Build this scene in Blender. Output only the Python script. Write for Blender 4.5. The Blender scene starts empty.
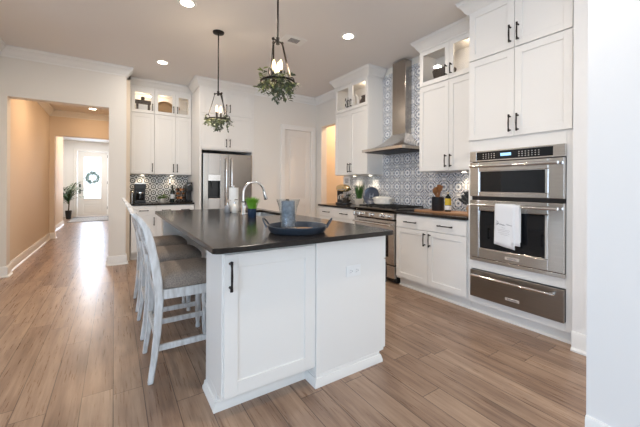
import bpy, bmesh, math, random
from mathutils import Vector, Matrix
random.seed(7)
SC = bpy.context.scene
C = SC.collection
PI = math.pi

# ------------------------------------------------------------------ camera
cam_d = bpy.data.cameras.new('camera'); cam = bpy.data.objects.new('camera', cam_d); C.objects.link(cam)
cam_d.sensor_width = 36; cam_d.lens = 315.3 / 640 * 36
cam_d.shift_y = -(213.5 - 186.0) / 640
cam_d.clip_start = 0.05; cam_d.clip_end = 100
M = Matrix.Rotation(math.radians(-33.134), 4, 'Z') @ Matrix.Rotation(PI / 2, 4, 'X') @ Matrix.Rotation(math.radians(0.275), 4, 'Z')
M.translation = (0, 0, 1.218)
cam.matrix_world = M
SC.camera = cam

# ------------------------------------------------------------------ world, big lights, exposure
w = bpy.data.worlds.new('world'); SC.world = w; w.use_nodes = True
bg = w.node_tree.nodes['Background']; bg.inputs[0].default_value = (0.90, 0.95, 1.0, 1); bg.inputs[1].default_value = 1.5
vs = SC.view_settings
vs.view_transform = 'Standard'; vs.look = 'None'; vs.gamma = 1; vs.use_curve_mapping = False; vs.exposure = 0.64

def area_light(name, loc, target, sx, sy, power, col):
    l = bpy.data.lights.new(name, 'AREA'); l.shape = 'RECTANGLE'; l.size = sx; l.size_y = sy; l.energy = power; l.color = col
    o = bpy.data.objects.new(name, l); C.objects.link(o); o.location = loc
    o.rotation_euler = (Vector(target) - Vector(loc)).to_track_quat('-Z', 'Y').to_euler()
    return o
area_light('daylight_rear_window', (-1.0, -3.75, 1.5), (-1.0, 0, 1.5), 4.6, 2.3, 18, (0.58, 0.84, 1.0))
area_light('daylight_left_window', (-4.25, -1.3, 1.5), (0, -1.3, 1.5), 3.6, 2.3, 88, (0.45, 0.70, 1.0))
area_light('fill_dining_side', (5.6, -1.0, 1.5), (2, -1.0, 1.4), 3.0, 2.2, 50, (0.9, 0.95, 1.0))  # added fill for the oven-side wall; no window stands here
area_light('daylight_front_door', (-0.72, 15.6, 1.5), (-0.72, 10, 0.9), 0.9, 1.8, 75, (0.66, 0.80, 1.0))

# ------------------------------------------------------------------ materials
def srgb(r, g, b):
    f = lambda c: (c / 255 / 12.92) if c / 255 <= .04045 else ((c / 255 + .055) / 1.055) ** 2.4
    return (f(r), f(g), f(b), 1)

def mat(name, col, rough=.5, metal=0., noise=None, bump=0., bscale=200., stretch=(1, 1, 1), spec=None, coat=0.):
    m = bpy.data.materials.new(name); m.use_nodes = True
    nt = m.node_tree; b = nt.nodes['Principled BSDF']
    b.inputs['Base Color'].default_value = col; b.inputs['Roughness'].default_value = rough; b.inputs['Metallic'].default_value = metal
    if spec is not None: b.inputs['Specular IOR Level'].default_value = spec
    if coat: b.inputs['Coat Weight'].default_value = coat; b.inputs['Coat Roughness'].default_value = .1
    if noise or bump:
        g = nt.nodes.new('ShaderNodeTexCoord'); mp = nt.nodes.new('ShaderNodeMapping'); mp.inputs['Scale'].default_value = stretch
        n = nt.nodes.new('ShaderNodeTexNoise'); n.inputs['Scale'].default_value = bscale; n.inputs['Detail'].default_value = 4
        nt.links.new(g.outputs['Object'], mp.inputs[0]); nt.links.new(mp.outputs[0], n.inputs['Vector'])
        if noise:
            r = nt.nodes.new('ShaderNodeValToRGB'); r.color_ramp.elements[0].position = .3; r.color_ramp.elements[1].position = .7
            r.color_ramp.elements[0].color = noise; r.color_ramp.elements[1].color = col
            nt.links.new(n.outputs['Fac'], r.inputs[0]); nt.links.new(r.outputs[0], b.inputs['Base Color'])
        if bump:
            bp = nt.nodes.new('ShaderNodeBump'); bp.inputs['Strength'].default_value = bump; bp.inputs['Distance'].default_value = .002
            nt.links.new(n.outputs['Fac'], bp.inputs['Height']); nt.links.new(bp.outputs[0], b.inputs['Normal'])
    return m

def emis(name, col, s):
    m = bpy.data.materials.new(name); m.use_nodes = True; nt = m.node_tree
    e = nt.nodes.new('ShaderNodeEmission'); e.inputs[0].default_value = col; e.inputs[1].default_value = s
    nt.links.new(e.outputs[0], nt.nodes['Material Output'].inputs[0]); return m

class E_:                                                   # small node-expression builder
    def __init__(s, nt, v): s.nt, s.v = nt, v
    def _m(s, op, b=None, c=None):
        n = s.nt.nodes.new('ShaderNodeMath'); n.operation = op
        for i, a in enumerate((s, b, c)):
            if a is None: continue
            if isinstance(a, E_): s.nt.links.new(a.v, n.inputs[i])
            else: n.inputs[i].default_value = a
        return E_(s.nt, n.outputs[0])
    def __add__(s, b): return s._m('ADD', b)
    def __sub__(s, b): return s._m('SUBTRACT', b)
    def __mul__(s, b): return s._m('MULTIPLY', b)
    def __truediv__(s, b): return s._m('DIVIDE', b)
    def fract(s): return s._m('FRACT')
    def floor(s): return s._m('FLOOR')
    def abs(s): return s._m('ABSOLUTE')
    def sqrt(s): return s._m('SQRT')
    def lt(s, b): return s._m('LESS_THAN', b)
    def gt(s, b): return s._m('GREATER_THAN', b)
    def max(s, b): return s._m('MAXIMUM', b)
    def min(s, b): return s._m('MINIMUM', b)

def glass(name, tint=(1, 1, 1, 1), ior=1.45, rough=.02):
    m = bpy.data.materials.new(name); m.use_nodes = True; nt = m.node_tree
    t = nt.nodes.new('ShaderNodeBsdfTransparent'); t.inputs[0].default_value = tint
    g = nt.nodes.new('ShaderNodeBsdfGlossy'); g.inputs['Roughness'].default_value = rough
    f = nt.nodes.new('ShaderNodeFresnel'); f.inputs[0].default_value = ior
    x = nt.nodes.new('ShaderNodeMixShader')
    gm = nt.nodes.new('ShaderNodeNewGeometry')                # the same reflection on the way out as on the way in
    ir = E_(nt, gm.outputs['Backfacing']) * (1 / ior - ior) + ior
    nt.links.new(ir.v, f.inputs[0])
    nt.links.new(f.outputs[0], x.inputs[0]); nt.links.new(t.outputs[0], x.inputs[1]); nt.links.new(g.outputs[0], x.inputs[2])
    nt.links.new(x.outputs[0], nt.nodes['Material Output'].inputs[0]); return m

def pos_xyz(nt):
    g = nt.nodes.new('ShaderNodeNewGeometry'); s = nt.nodes.new('ShaderNodeSeparateXYZ'); nt.links.new(g.outputs['Position'], s.inputs[0])
    return [E_(nt, s.outputs[i]) for i in range(3)]

def wood_floor():
    m = bpy.data.materials.new('wood_plank_floor'); m.use_nodes = True; nt = m.node_tree; b = nt.nodes['Principled BSDF']
    x, y, z = pos_xyz(nt)
    W, L = .15, 1.25
    row = (x / W).floor()
    wn = nt.nodes.new('ShaderNodeTexWhiteNoise'); wn.noise_dimensions = '1D'; nt.links.new(row.v, wn.inputs['W'])
    yo = y / L + E_(nt, wn.outputs['Value']) * 7.3
    col = yo.floor()
    cb = nt.nodes.new('ShaderNodeCombineXYZ'); nt.links.new(row.v, cb.inputs[0]); nt.links.new(col.v, cb.inputs[1])
    w2 = nt.nodes.new('ShaderNodeTexWhiteNoise'); w2.noise_dimensions = '3D'; nt.links.new(cb.outputs[0], w2.inputs['Vector'])
    rid = E_(nt, w2.outputs['Value'])
    def noise(sx, sy, sc, det):
        c = nt.nodes.new('ShaderNodeCombineXYZ'); nt.links.new((x * sx).v, c.inputs[0]); nt.links.new((y * sy).v, c.inputs[1]); nt.links.new((rid * 31.).v, c.inputs[2])
        n = nt.nodes.new('ShaderNodeTexNoise'); n.inputs['Scale'].default_value = sc; n.inputs['Detail'].default_value = det; n.inputs['Roughness'].default_value = .6
        nt.links.new(c.outputs[0], n.inputs['Vector']); return E_(nt, n.outputs['Fac'])
    g1 = noise(14., 1.1, 1.6, 6); g2 = noise(70., 3., 1.5, 4); g3 = noise(3., 1.2, 1.5, 3)
    t = rid * .18 + g1 * .75 + g2 * .28 + g3 * .35 - .32
    r = nt.nodes.new('ShaderNodeValToRGB'); e = r.color_ramp.elements
    e[0].position = .12; e[0].color = (.124, .075, .050, 1); e[1].position = .92; e[1].color = (.60, .43, .305, 1)
    k = e.new(.38); k.color = (.268, .171, .117, 1); k = e.new(.62); k.color = (.415, .285, .198, 1)
    nt.links.new(t.v, r.inputs[0])
    fx = ((x / W).fract() - .5).abs() * W; fy = (yo.fract() - .5).abs() * L
    groove = fx.gt(W / 2 - .0022).max(fy.gt(L / 2 - .0022))
    mx = nt.nodes.new('ShaderNodeMix'); mx.data_type = 'RGBA'; nt.links.new((groove * .75).v, mx.inputs[0]); nt.links.new(r.outputs[0], mx.inputs[6]); mx.inputs[7].default_value = (.05, .033, .024, 1)
    nt.links.new(mx.outputs[2], b.inputs['Base Color'])
    nt.links.new((g2 * .20 + .20).v, b.inputs['Roughness'])
    bp = nt.nodes.new('ShaderNodeBump'); bp.inputs['Strength'].default_value = .08; bp.inputs['Distance'].default_value = .002
    nt.links.new((g2 * .5 + g1 * .4 - groove).v, bp.inputs['Height']); nt.links.new(bp.outputs[0], b.inputs['Normal'])
    return m

def tile_mat(name, axis, dark, mid, light, s=.2, bold=False):
    m = bpy.data.materials.new(name); m.use_nodes = True; nt = m.node_tree; b = nt.nodes['Principled BSDF']; b.inputs['Roughness'].default_value = .3
    P = pos_xyz(nt); u = P[axis] / s; v = (P[2] - .914) / s
    px = (u.fract() - .5).abs(); py = (v.fract() - .5).abs()
    ln = lambda a, c: (a * a + c * c).sqrt()
    band = lambda r, a, c: r.gt(a) * r.lt(c)
    r = ln(px, py)
    qx = (px - .5).abs(); qy = (py - .5).abs(); rq = ln(qx, qy)
    dk = band(r, .395, .425).max(band(r, .215, .24)).max(r.lt(.05)).max(ln(px - .20, py - .20).lt(.042))
    dk = dk.max(ln(px - .315, py).lt(.038)).max(ln(px, py - .315).lt(.038)).max(band(r, .33, .345) * (px - py).abs().gt(.12))
    dk = dk.max(band(rq, .15, .175)).max(rq.lt(.045)).max((px - py).abs().lt(.014) * r.gt(.425))
    dk = dk.max(band(px + py, .60, .63) * r.gt(.43)).max(band(rq, .235, .25))
    md = band(r, .24, .33).max(band(rq, .08, .15)).max(band(r, .05, .12)).max(band(rq, .25, .32) * r.gt(.43))
    if bold:
        dk = band(r, .27, .40).max(r.lt(.10)).max(rq.lt(.16)); md = r.lt(0)
    grout = px.gt(.493).max(py.gt(.493))
    def mix(f, a, c):
        n = nt.nodes.new('ShaderNodeMix'); n.data_type = 'RGBA'; nt.links.new(f.v, n.inputs[0])
        if isinstance(a, tuple): n.inputs[6].default_value = a
        else: nt.links.new(a, n.inputs[6])
        n.inputs[7].default_value = c; return n.outputs[2]
    c = mix(md, light, mid); c = mix(dk, c, dark); c = mix(grout, c, (.62, .62, .62, 1))
    nt.links.new(c, b.inputs['Base Color']); return m

PAINT = mat('white_cabinet_paint', (.80, .785, .76, 1), .38)
TRIM = mat('white_trim_paint', (.83, .83, .82, 1), .4)
WALL = mat('cream_wall_paint', (.78, .755, .715, 1), .65, bump=.05, bscale=300)
WALLW = mat('white_wall_paint', (.82, .82, .82, 1), .6, bump=.05, bscale=300)
HALLW = mat('warm_lit_wall_paint', (.76, .665, .55, 1), .65, bump=.05, bscale=300)  # off-white walls with the warm lamplight put into the colour
CEIL = mat('ceiling_paint', (.80, .775, .76, 1), .8, bump=.05, bscale=200)
FLOOR = wood_floor()
TILE = tile_mat('blue_patterned_tile', 1, (.030, .042, .080, 1), (.55, .60, .68, 1), (.84, .845, .85, 1))
TILE_C = tile_mat('charcoal_patterned_tile', 0, (.02, .02, .022, 1), (.62, .61, .60, 1), (.84, .83, .81, 1), .11, True)
COUNTER = mat('espresso_stone_counter', (.017, .014, .012, 1), .17, noise=(.028, .023, .020, 1), bscale=60, spec=.2)
STEEL = mat('brushed_stainless_steel', (.66, .63, .60, 1), .21, 1., noise=(.56, .53, .50, 1), bscale=4, stretch=(1, 1, 60))
STEELF = mat('fridge_stainless_steel', (.43, .395, .36, 1), .22, 1., noise=(.38, .35, .32, 1), bscale=3, stretch=(60, 60, .3))
STEELD = mat('dark_stainless_steel', (.30, .265, .235, 1), .33, 1., noise=(.27, .24, .21, 1), bscale=4, stretch=(1, 1, 60))
CHROME = mat('polished_chrome', (.78, .77, .76, 1), .1, 1.)
BRONZE = mat('dark_bronze', (.022, .018, .016, 1), .35, .7)
BLACKIRON = mat('matt_black_iron', (.014, .013, .013, 1), .5, .2)
BLACKGL = mat('black_oven_glass', (.006, .007, .009, 1), .04, spec=.45)
BLACKPL = mat('black_plastic', (.012, .012, .013, 1), .3)
GLASS = glass('clear_glass')
DOORGL = glass('door_glass', (.97, .99, 1, 1))
SEAT = mat('taupe_tweed_fabric', (.34, .285, .24, 1), .9, noise=(.17, .14, .12, 1), bscale=160, bump=.5)
CHAIRW = mat('distressed_white_wood', (.74, .75, .76, 1), .5, noise=(.48, .47, .46, 1), bscale=9, stretch=(5, 5, 1))
CANDLE = mat('grey_blue_candle', (.26, .29, .33, 1), .5, noise=(.13, .155, .19, 1), bscale=45, bump=.3)
ZINC = mat('dark_galvanised_metal', (.055, .07, .095, 1), .38, .5)
TRAYWOOD = mat('tray_wood', (.42, .27, .16, 1), .5, noise=(.3, .18, .1, 1), bscale=12, stretch=(1, 9, 1))
OLIVE = mat('spoon_wood', (.36, .16, .06, 1), .5, noise=(.24, .1, .035, 1), bscale=20, stretch=(1, 1, .3))
BOARD = mat('board_wood', (.45, .24, .12, 1), .45, noise=(.33, .16, .07, 1), bscale=14, stretch=(1, 9, 1))
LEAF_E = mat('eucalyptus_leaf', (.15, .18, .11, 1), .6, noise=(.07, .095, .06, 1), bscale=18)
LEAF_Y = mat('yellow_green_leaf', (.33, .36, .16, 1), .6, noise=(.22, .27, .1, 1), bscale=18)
LEAF_G = mat('bright_green_leaf', (.22, .48, .04, 1), .5, noise=(.10, .30, .02, 1), bscale=25)
LEAF_D = mat('deep_green_leaf', (.06, .16, .035, 1), .5, noise=(.03, .08, .02, 1), bscale=15)
STEM = mat('brown_stem', (.09, .06, .035, 1), .7)
NAVY = mat('navy_glaze', (.012, .028, .06, 1), .2)
SLATE = mat('slate_blue_glaze', (.045, .06, .10, 1), .25)
ENAMEL = mat('white_enamel', (.80, .78, .73, 1), .2)
CERAM = mat('pale_ceramic', (.62, .58, .52, 1), .4)
PAPER = mat('white_paper', (.83, .83, .82, 1), .8)
LINEN = mat('white_linen', (.80, .81, .83, 1), .9, bump=.3, bscale=400)
GREYINK = mat('grey_ink', (.22, .22, .25, 1), .8)
INK = mat('dark_ink', (.05, .05, .08, 1), .8)
BASKET = mat('woven_cane', (.50, .33, .17, 1), .7, noise=(.3, .18, .08, 1), bscale=55, bump=.8, stretch=(1, 1, 3))
DARKWOOD = mat('dark_stained_wood', (.055, .035, .025, 1), .5, noise=(.03, .02, .014, 1), bscale=14, stretch=(1, 6, 1))
GOLD = mat('pale_gold_metal', (.72, .55, .30, 1), .2, 1.)
BRASSY = mat('copper_pod', (.55, .22, .08, 1), .35, .6)
BOTTLEG = mat('dark_bottle_glass', (.006, .012, .006, 1), .06)
YELLOW = mat('yellow_label', (.72, .50, .04, 1), .5)
RUGM = mat('grey_rug', (.20, .19, .185, 1), .9, noise=(.14, .135, .13, 1), bscale=90, bump=.4)
RUGW = mat('cream_rug_stripe', (.50, .48, .46, 1), .9, bump=.4, bscale=90)
SINKM = mat('satin_sink_steel', (.70, .70, .70, 1), .3, 1.)
SOIL = mat('dark_soil', (.03, .02, .015, 1), .9)
WREATH = mat('dusty_green_wreath', (.20, .30, .28, 1), .7, noise=(.10, .17, .18, 1), bscale=12)
BADGE = mat('bright_badge_metal', (.80, .76, .72, 1), .3, .6)
L_DOWN = emis('lamp_diffuser_glow', (1, .86, .66, 1), 14)
L_BULB = emis('bulb_glow', (1, .74, .42, 1), 3.5)
L_PUCK = emis('puck_glow', (1, .88, .68, 1), 10)
L_REFL = emis('reflection_glow', (.35, .65, 1, 1), 1.2)  # bluish window reflection put in as emission

# ------------------------------------------------------------------ object helpers
def offset(p):
    v = Vector((0, 0, 0))
    while p is not None: v += p.location; p = p.parent
    return v

class MB:
    def __init__(s, M=None): s.bm = bmesh.new(); s.M = M or Matrix.Identity(4)
    def v(s, p): return s.bm.verts.new(s.M @ Vector(p))
    def box(s, x0, x1, y0, y1, z0, z1):
        a = [s.v((x, y, z)) for x in (x0, x1) for y in (y0, y1) for z in (z0, z1)]
        for f in ((0, 1, 3, 2), (4, 6, 7, 5), (0, 4, 5, 1), (2, 3, 7, 6), (0, 2, 6, 4), (1, 5, 7, 3)): s.bm.faces.new([a[i] for i in f])
        return s
    def rings(s, rs, caps=True, loop=False):
        vs_ = [[s.v(p) for p in r] for r in rs]; n = len(rs[0])
        k = len(vs_)
        for i in range(k if loop else k - 1):
            a, b = vs_[i], vs_[(i + 1) % k]
            for j in range(n):
                try: s.bm.faces.new((a[j], a[(j + 1) % n], b[(j + 1) % n], b[j]))
                except ValueError: pass
        if caps and not loop:
            s.bm.faces.new(vs_[0][::-1]); s.bm.faces.new(vs_[-1])
        return s
    def cyl(s, p0, p1, r0, r1=None, n=16):
        return s.tube([p0, p1], [r0, r0 if r1 is None else r1], n)
    def tube(s, pts, r, n=8, loop=False, flat=None):
        pts = [Vector(p) for p in pts]; k = len(pts); rs = []
        up = None
        for i in range(k):
            if loop: d = pts[(i + 1) % k] - pts[i - 1]
            else: d = pts[min(i + 1, k - 1)] - pts[max(i - 1, 0)]
            d.normalize()
            if up is None:
                up = Vector((0, 0, 1)) if abs(d.z) < .9 else Vector((1, 0, 0))
            a = d.cross(up); a.normalize(); b = a.cross(d); b.normalize(); up = b
            rr = r[i] if isinstance(r, (list, tuple)) else r
            fa, fb = flat or (1, 1)
            rs.append([pts[i] + (a * math.cos(t) * fa + b * math.sin(t) * fb) * rr for t in [2 * PI * (j + .5) / n for j in range(n)]])
        return s.rings(rs, True, loop)
    def lathe(s, prof, cx=0, cy=0, n=24, sx=1, sy=1, caps=True):
        rs = [[(cx + max(r, 1e-4) * sx * math.cos(2 * PI * j / n), cy + max(r, 1e-4) * sy * math.sin(2 * PI * j / n), z) for j in range(n)] for r, z in prof]
        return s.rings(rs, caps)
    def ball(s, c, rx, ry=None, rz=None, n=12, m=8):
        ry = ry or rx; rz = rz or rx
        rs = []
        for i in range(m + 1):
            t = -PI / 2 + PI * i / m; q = max(math.cos(t), .01)
            rs.append([(c[0] + rx * q * math.cos(2 * PI * j / n), c[1] + ry * q * math.sin(2 * PI * j / n), c[2] + rz * math.sin(t)) for j in range(n)])
        return s.rings(rs)
    def prism(s, pts, axis, a, b):
        def P(p, h): return {'x': (h, p[0], p[1]), 'y': (p[0], h, p[1]), 'z': (p[0], p[1], h)}[axis]
        return s.rings([[P(p, a) for p in pts], [P(p, b) for p in pts]])
    def sweep(s, path, prof, side=1, z=0.):
        P = [Vector((p[0], p[1])) for p in path]; k = len(P); N = []
        for i in range(k - 1):
            d = (P[i + 1] - P[i]).normalized(); N.append(Vector((-d.y, d.x)) * side)
        off = []
        for i in range(k):
            if i == 0: off.append(N[0])
            elif i == k - 1: off.append(N[-1])
            else: off.append((N[i - 1] + N[i]) / max(.2, 1 + N[i - 1].dot(N[i])))
        return s.rings([[(P[i].x + off[i].x * o, P[i].y + off[i].y * o, z + h) for o, h in prof] for i in range(k)])
    def leaf(s, base, d, up, l, wd, bend=.2):
        base = Vector(base); d = Vector(d).normalized(); a = d.cross(Vector(up)); 
        if a.length < 1e-3: a = Vector((1, 0, 0))
        a.normalize(); n = a.cross(d).normalized()
        c = [base, base + d * l * .35 + a * wd * .5, base + d * l * .7 + a * wd * .42 - n * l * bend * .4, base + d * l - n * l * bend, base + d * l * .7 - a * wd * .42 - n * l * bend * .4, base + d * l * .35 - a * wd * .5]
        mid = [base + d * l * .35 + n * wd * .12, base + d * l * .7 + n * wd * .1 - n * l * bend * .4]
        q = [s.v(p) for p in c]; m0, m1 = [s.v(p) for p in mid]
        for f in ((q[0], q[1], m0), (q[1], q[2], m1, m0), (q[2], q[3], m1), (q[3], q[4], m1), (q[4], q[5], m0, m1), (q[5], q[0], m0)): s.bm.faces.new(f)
        return s
    def build(s, name, m, parent=None, bevel=0., smooth=False, seg=2, kind=None):
        off = offset(parent)
        bmesh.ops.recalc_face_normals(s.bm, faces=s.bm.faces)
        for vv in s.bm.verts: vv.co -= off
        if smooth:
            for f in s.bm.faces: f.smooth = True
            for e in s.bm.edges:
                if len(e.link_faces) == 2 and e.calc_face_angle(0) > math.radians(38): e.smooth = False
        me = bpy.data.meshes.new(name); s.bm.to_mesh(me); s.bm.free(); me.materials.append(m)
        o = bpy.data.objects.new(name, me); C.objects.link(o)
        if parent is not None: o.parent = parent
        if bevel:
            md = o.modifiers.new('bevel', 'BEVEL'); md.width = bevel; md.segments = seg; md.limit_method = 'ANGLE'; md.angle_limit = math.radians(40)
        if kind: o['kind'] = kind
        return o

def thing(name, label, cat, loc=(0, 0, 0), group=None, rz=0.):
    o = bpy.data.objects.new(name, None); C.objects.link(o); o.location = loc; o.rotation_euler = (0, 0, rz); o.empty_display_size = .05
    o['label'] = label; o['category'] = cat
    if group: o['group'] = group
    return o
def tag(o, label, cat, group=None):
    o['label'] = label; o['category'] = cat
    if group: o['group'] = group
    return o
def lamp(name, kind, loc, energy, col, parent=None, size=.06, spot=None):
    l = bpy.data.lights.new(name, kind); l.energy = energy; l.color = col
    if kind == 'AREA': l.shape = 'DISK'; l.size = size
    else: l.shadow_soft_size = size
    if kind == 'SPOT': l.spot_size = spot or math.radians(120); l.spot_blend = .8
    o = bpy.data.objects.new(name, l); C.objects.link(o)
    o.location = Vector(loc) - offset(parent)
    if parent is not None: o.parent = parent
    return o
def copy_tree(o, parent=None):
    c = o.copy(); C.objects.link(c)
    if parent is not None: c.parent = parent
    for ch in list(o.children): copy_tree(ch, c)
    return c
def frame(origin, u, n):
    u = Vector(u); n = Vector(n); v = Vector((0, 0, 1))
    m = Matrix(((u.x, v.x, n.x, origin[0]), (u.y, v.y, n.y, origin[1]), (u.z, v.z, n.z, origin[2]), (0, 0, 0, 1)))
    return m
WARM = (1, .79, .56); WARM2 = (1, .68, .42)

def text_mesh(txt, size, M_, name, m, parent, depth=.0004):
    cu = bpy.data.curves.new(name, 'FONT'); cu.body = txt; cu.size = size; cu.align_x = 'CENTER'; cu.align_y = 'CENTER'; cu.extrude = depth
    tmp = bpy.data.objects.new(name + '_source', cu); C.objects.link(tmp)
    dg = bpy.context.evaluated_depsgraph_get()
    me = bpy.data.meshes.new_from_object(tmp.evaluated_get(dg)); bpy.data.objects.remove(tmp)
    me.transform(Matrix.Translation(-offset(parent)) @ M_); me.materials.clear(); me.materials.append(m); me.name = name
    o = bpy.data.objects.new(name, me); C.objects.link(o); o.parent = parent
    return o

# cabinet door / drawer / pull builders: local axes u (right), v (up), w (out of the cabinet)
def pull(F, u, v, L, vert, parent, m=None):
    b = MB(F); h = L / 2; r = .0055
    A = (lambda t, w_: (u, v + t, w_)) if vert else (lambda t, w_: (u + t, v, w_))
    b.tube([A(-h * .82, 0), A(-h * .84, .02), A(-h, .03)], [.0075, .006, .006], 8)
    b.tube([A(h * .82, 0), A(h * .84, .02), A(h, .03)], [.0075, .006, .006], 8)
    b.tube([A(-h * 1.02, .029), A(-h * .6, .033), A(0, .035), A(h * .6, .033), A(h * 1.02, .029)], [.0085, r, r + .001, r, .0085], 8)
    return b.build('handle', m or BRONZE, parent, smooth=True)
def shaker(F, u0, v0, wd, h, parent, name='door', fr=.058, t=.02, glassy=False, pl=None, m=None):
    b = MB(F); u1, v1 = u0 + wd, v0 + h
    b.box(u0, u0 + fr, v0, v1, 0, t); b.box(u1 - fr, u1, v0, v1, 0, t)
    b.box(u0 + fr, u1 - fr, v0, v0 + fr, 0, t); b.box(u0 + fr, u1 - fr, v1 - fr, v1, 0, t)
    if not glassy: b.box(u0 + fr - .001, u1 - fr + .001, v0 + fr - .001, v1 - fr + .001, 0, t - .009)
    d = b.build(name, m or PAINT, parent, bevel=.0012, seg=1)
    if glassy:
        MB(F).box(u0 + fr - .004, u1 - fr + .004, v0 + fr - .004, v1 - fr + .004, .006, .009).build('glass_pane', GLASS, d)
    if pl:
        pu, pv, L, vert = pl
        F2 = F @ Matrix.Translation((0, 0, t)); pull(F2, pu, pv, L, vert, d)
    return d
def slab(F, u0, v0, wd, h, parent, name='drawer', t=.02, pls=()):
    d = MB(F).box(u0, u0 + wd, v0, v0 + h, 0, t).build(name, PAINT, parent, bevel=.0015, seg=1)
    F2 = F @ Matrix.Translation((0, 0, t))
    for pu, pv, L in pls: pull(F2, pu, pv, L, False, d)
    return d
CROWN = [(0, -.135), (.012, -.135), (.014, -.118), (.030, -.105), (.045, -.075), (.066, -.045), (.082, -.034), (.084, -.014), (.092, -.012), (.092, -.002), (0, -.002)]
BASEP = [(0, 0), (.016, 0), (.016, .125), (.010, .138), (0, .14)]
SHOE = [(0, 0), (.018, 0), (.018, .012), (.006, .022), (0, .022)]
BASE2 = [(0, 0), (.034, 0), (.034, .012), (.020, .022), (.016, .024), (.016, .125), (.010, .138), (0, .14)]

# ================================================================== the setting
CZ = 3.03
MB().box(-4.2, 6.2, -3.6, 15.6, -.06, 0).build('floor', FLOOR, kind='structure')
MB().box(-4.2, 6.2, -3.6, 6.8, CZ, CZ + .1).build('ceiling', CEIL, kind='structure')
MB().box(-2.6, .21, 5.9, 15.5, 2.9, 3.0).build('ceiling_hall', CEIL, kind='structure')
# wall with the wide opening to the hall
b = MB(); b.box(-1.5, -1.185, 5.73, 5.9, 0, CZ); b.box(-1.185, -.07, 5.73, 5.9, 2.386, CZ); b.box(-.07, .153, 5.73, 5.9, 0, CZ)
b.build('wall_back', WALL, kind='structure')
MB().box(-1.42, -1.27, 3.6, 5.73, 0, CZ).build('wall_left', WALL, kind='structure')
b = MB(); b.box(-4.2, -1.42, 3.6, 3.75, 0, CZ); b.build('wall_living', WALL, kind='structure')
b = MB(); b.box(-4.2, -4.05, -3.6, -3.1, 0, CZ); b.box(-4.2, -4.05, .5, 3.6, 0, CZ); b.box(-4.2, -4.05, -3.1, .5, 2.65, CZ); b.box(-4.2, -4.05, -3.1, .5, 0, .35)
b.build('wall_far_left', WALL, kind='structure')
b = MB(); b.box(-4.05, -3.3, -3.6, -3.45, 0, CZ); b.box(1.3, 1.88, -3.6, -3.45, 0, CZ); b.box(-3.3, 1.3, -3.6, -3.45, 2.65, CZ); b.box(-3.3, 1.3, -3.6, -3.45, 0, .35)
b.build('wall_rear', WALL, kind='structure')
for i, (x0, x1) in enumerate(((-3.3, -1.77), (-1.77, -.23), (-.23, 1.3))):
    b = MB(); f = .06
    b.box(x0, x0 + f, -3.56, -3.5, .35, 2.65); b.box(x1 - f, x1, -3.56, -3.5, .35, 2.65); b.box(x0 + f, x1 - f, -3.56, -3.5, .35, .41); b.box(x0 + f, x1 - f, -3.56, -3.5, 2.59, 2.65); b.box(x0 + f, x1 - f, -3.56, -3.5, 1.48, 1.52)
    b.build('window_%d' % (i + 1), TRIM, kind='structure')
for i in range(2):
    y0 = -3.1 + 1.8 * i; y1 = y0 + 1.8; b = MB(); f = .06
    b.box(-4.16, -4.1, y0, y0 + f, .35, 2.65); b.box(-4.16, -4.1, y1 - f, y1, .35, 2.65); b.box(-4.16, -4.1, y0 + f, y1 - f, .35, .41); b.box(-4.16, -4.1, y0 + f, y1 - f, 2.59, 2.65); b.box(-4.16, -4.1, y0 + f, y1 - f, 1.48, 1.52)
    b.build('window_%d' % (i + 4), TRIM, kind='structure')
# hall and foyer
MB().box(-1.36, -1.22, 5.9, 9.25, 0, 2.9).build('wall_hall_left', HALLW, kind='structure')
MB().box(0.0, .21, 5.9, 15.2, 0, CZ).build('wall_hall_right', HALLW, kind='structure')
b = MB(); b.box(-1.36, -1.13, 9.25, 9.4, 0, 2.9); b.box(-1.13, 0, 9.25, 9.4, 2.33, 2.9); b.build('wall_hall_header', HALLW, kind='structure')
MB().box(-1.46, -1.3, 9.4, 12.3, 0, 2.9).build('wall_foyer_left', HALLW, kind='structure')
b = MB(); b.box(-2.45, -1.46, 12.16, 12.3, 0, 2.9); b.build('wall_foyer_return', HALLW, kind='structure'); b = MB(); b.box(-2.6, -2.45, 12.3, 15.2, 0, 2.9); b.build('wall_foyer_side', HALLW, kind='structure')
b = MB(); b.box(-2.45, -1.19, 15.2, 15.35, 0, 2.9); b.box(-.22, .21, 15.2, 15.35, 0, 2.9); b.box(-1.19, -.22, 15.2, 15.35, 2.52, 2.9); b.build('wall_front', WALLW, kind='structure')
# kitchen back walls
MB().box(.21, 2.2, 6.55, 6.7, 0, CZ).build('wall_nook', WALL, kind='structure')
b = MB(); b.box(2.16, 2.80, 5.56, 5.70, 0, CZ); b.box(3.40, 3.66, 5.56, 5.70, 0, CZ); b.box(2.80, 3.40, 5.56, 5.70, 2.33, CZ); b.build('wall_pantry', WALL, kind='structure')
b = MB(); b.box(3.53, 3.66, .955, 4.60, 0, CZ); b.box(3.53, 3.66, 5.36, 5.56, 0, CZ); b.box(3.53, 3.66, 4.60, 5.36, 2.42, CZ); b.build('wall_right', WALL, kind='structure')
b = MB(); b.box(3.66, 5.2, 5.70, 5.84, 0, CZ); b.box(5.06, 5.2, 3.8, 5.70, 0, CZ); b.box(3.66, 5.06, 3.8, 3.94, 0, CZ); b.build('wall_side_room', HALLW, kind='structure')
MB().box(2.885, 3.66, .2, .945, 0, CZ).build('wall_oven_side', WALLW, kind='structure')
MB().box(1.88, 2.02, -3.45, .56, 0, CZ).build('wall_near_right', WALLW, kind='structure')
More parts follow.
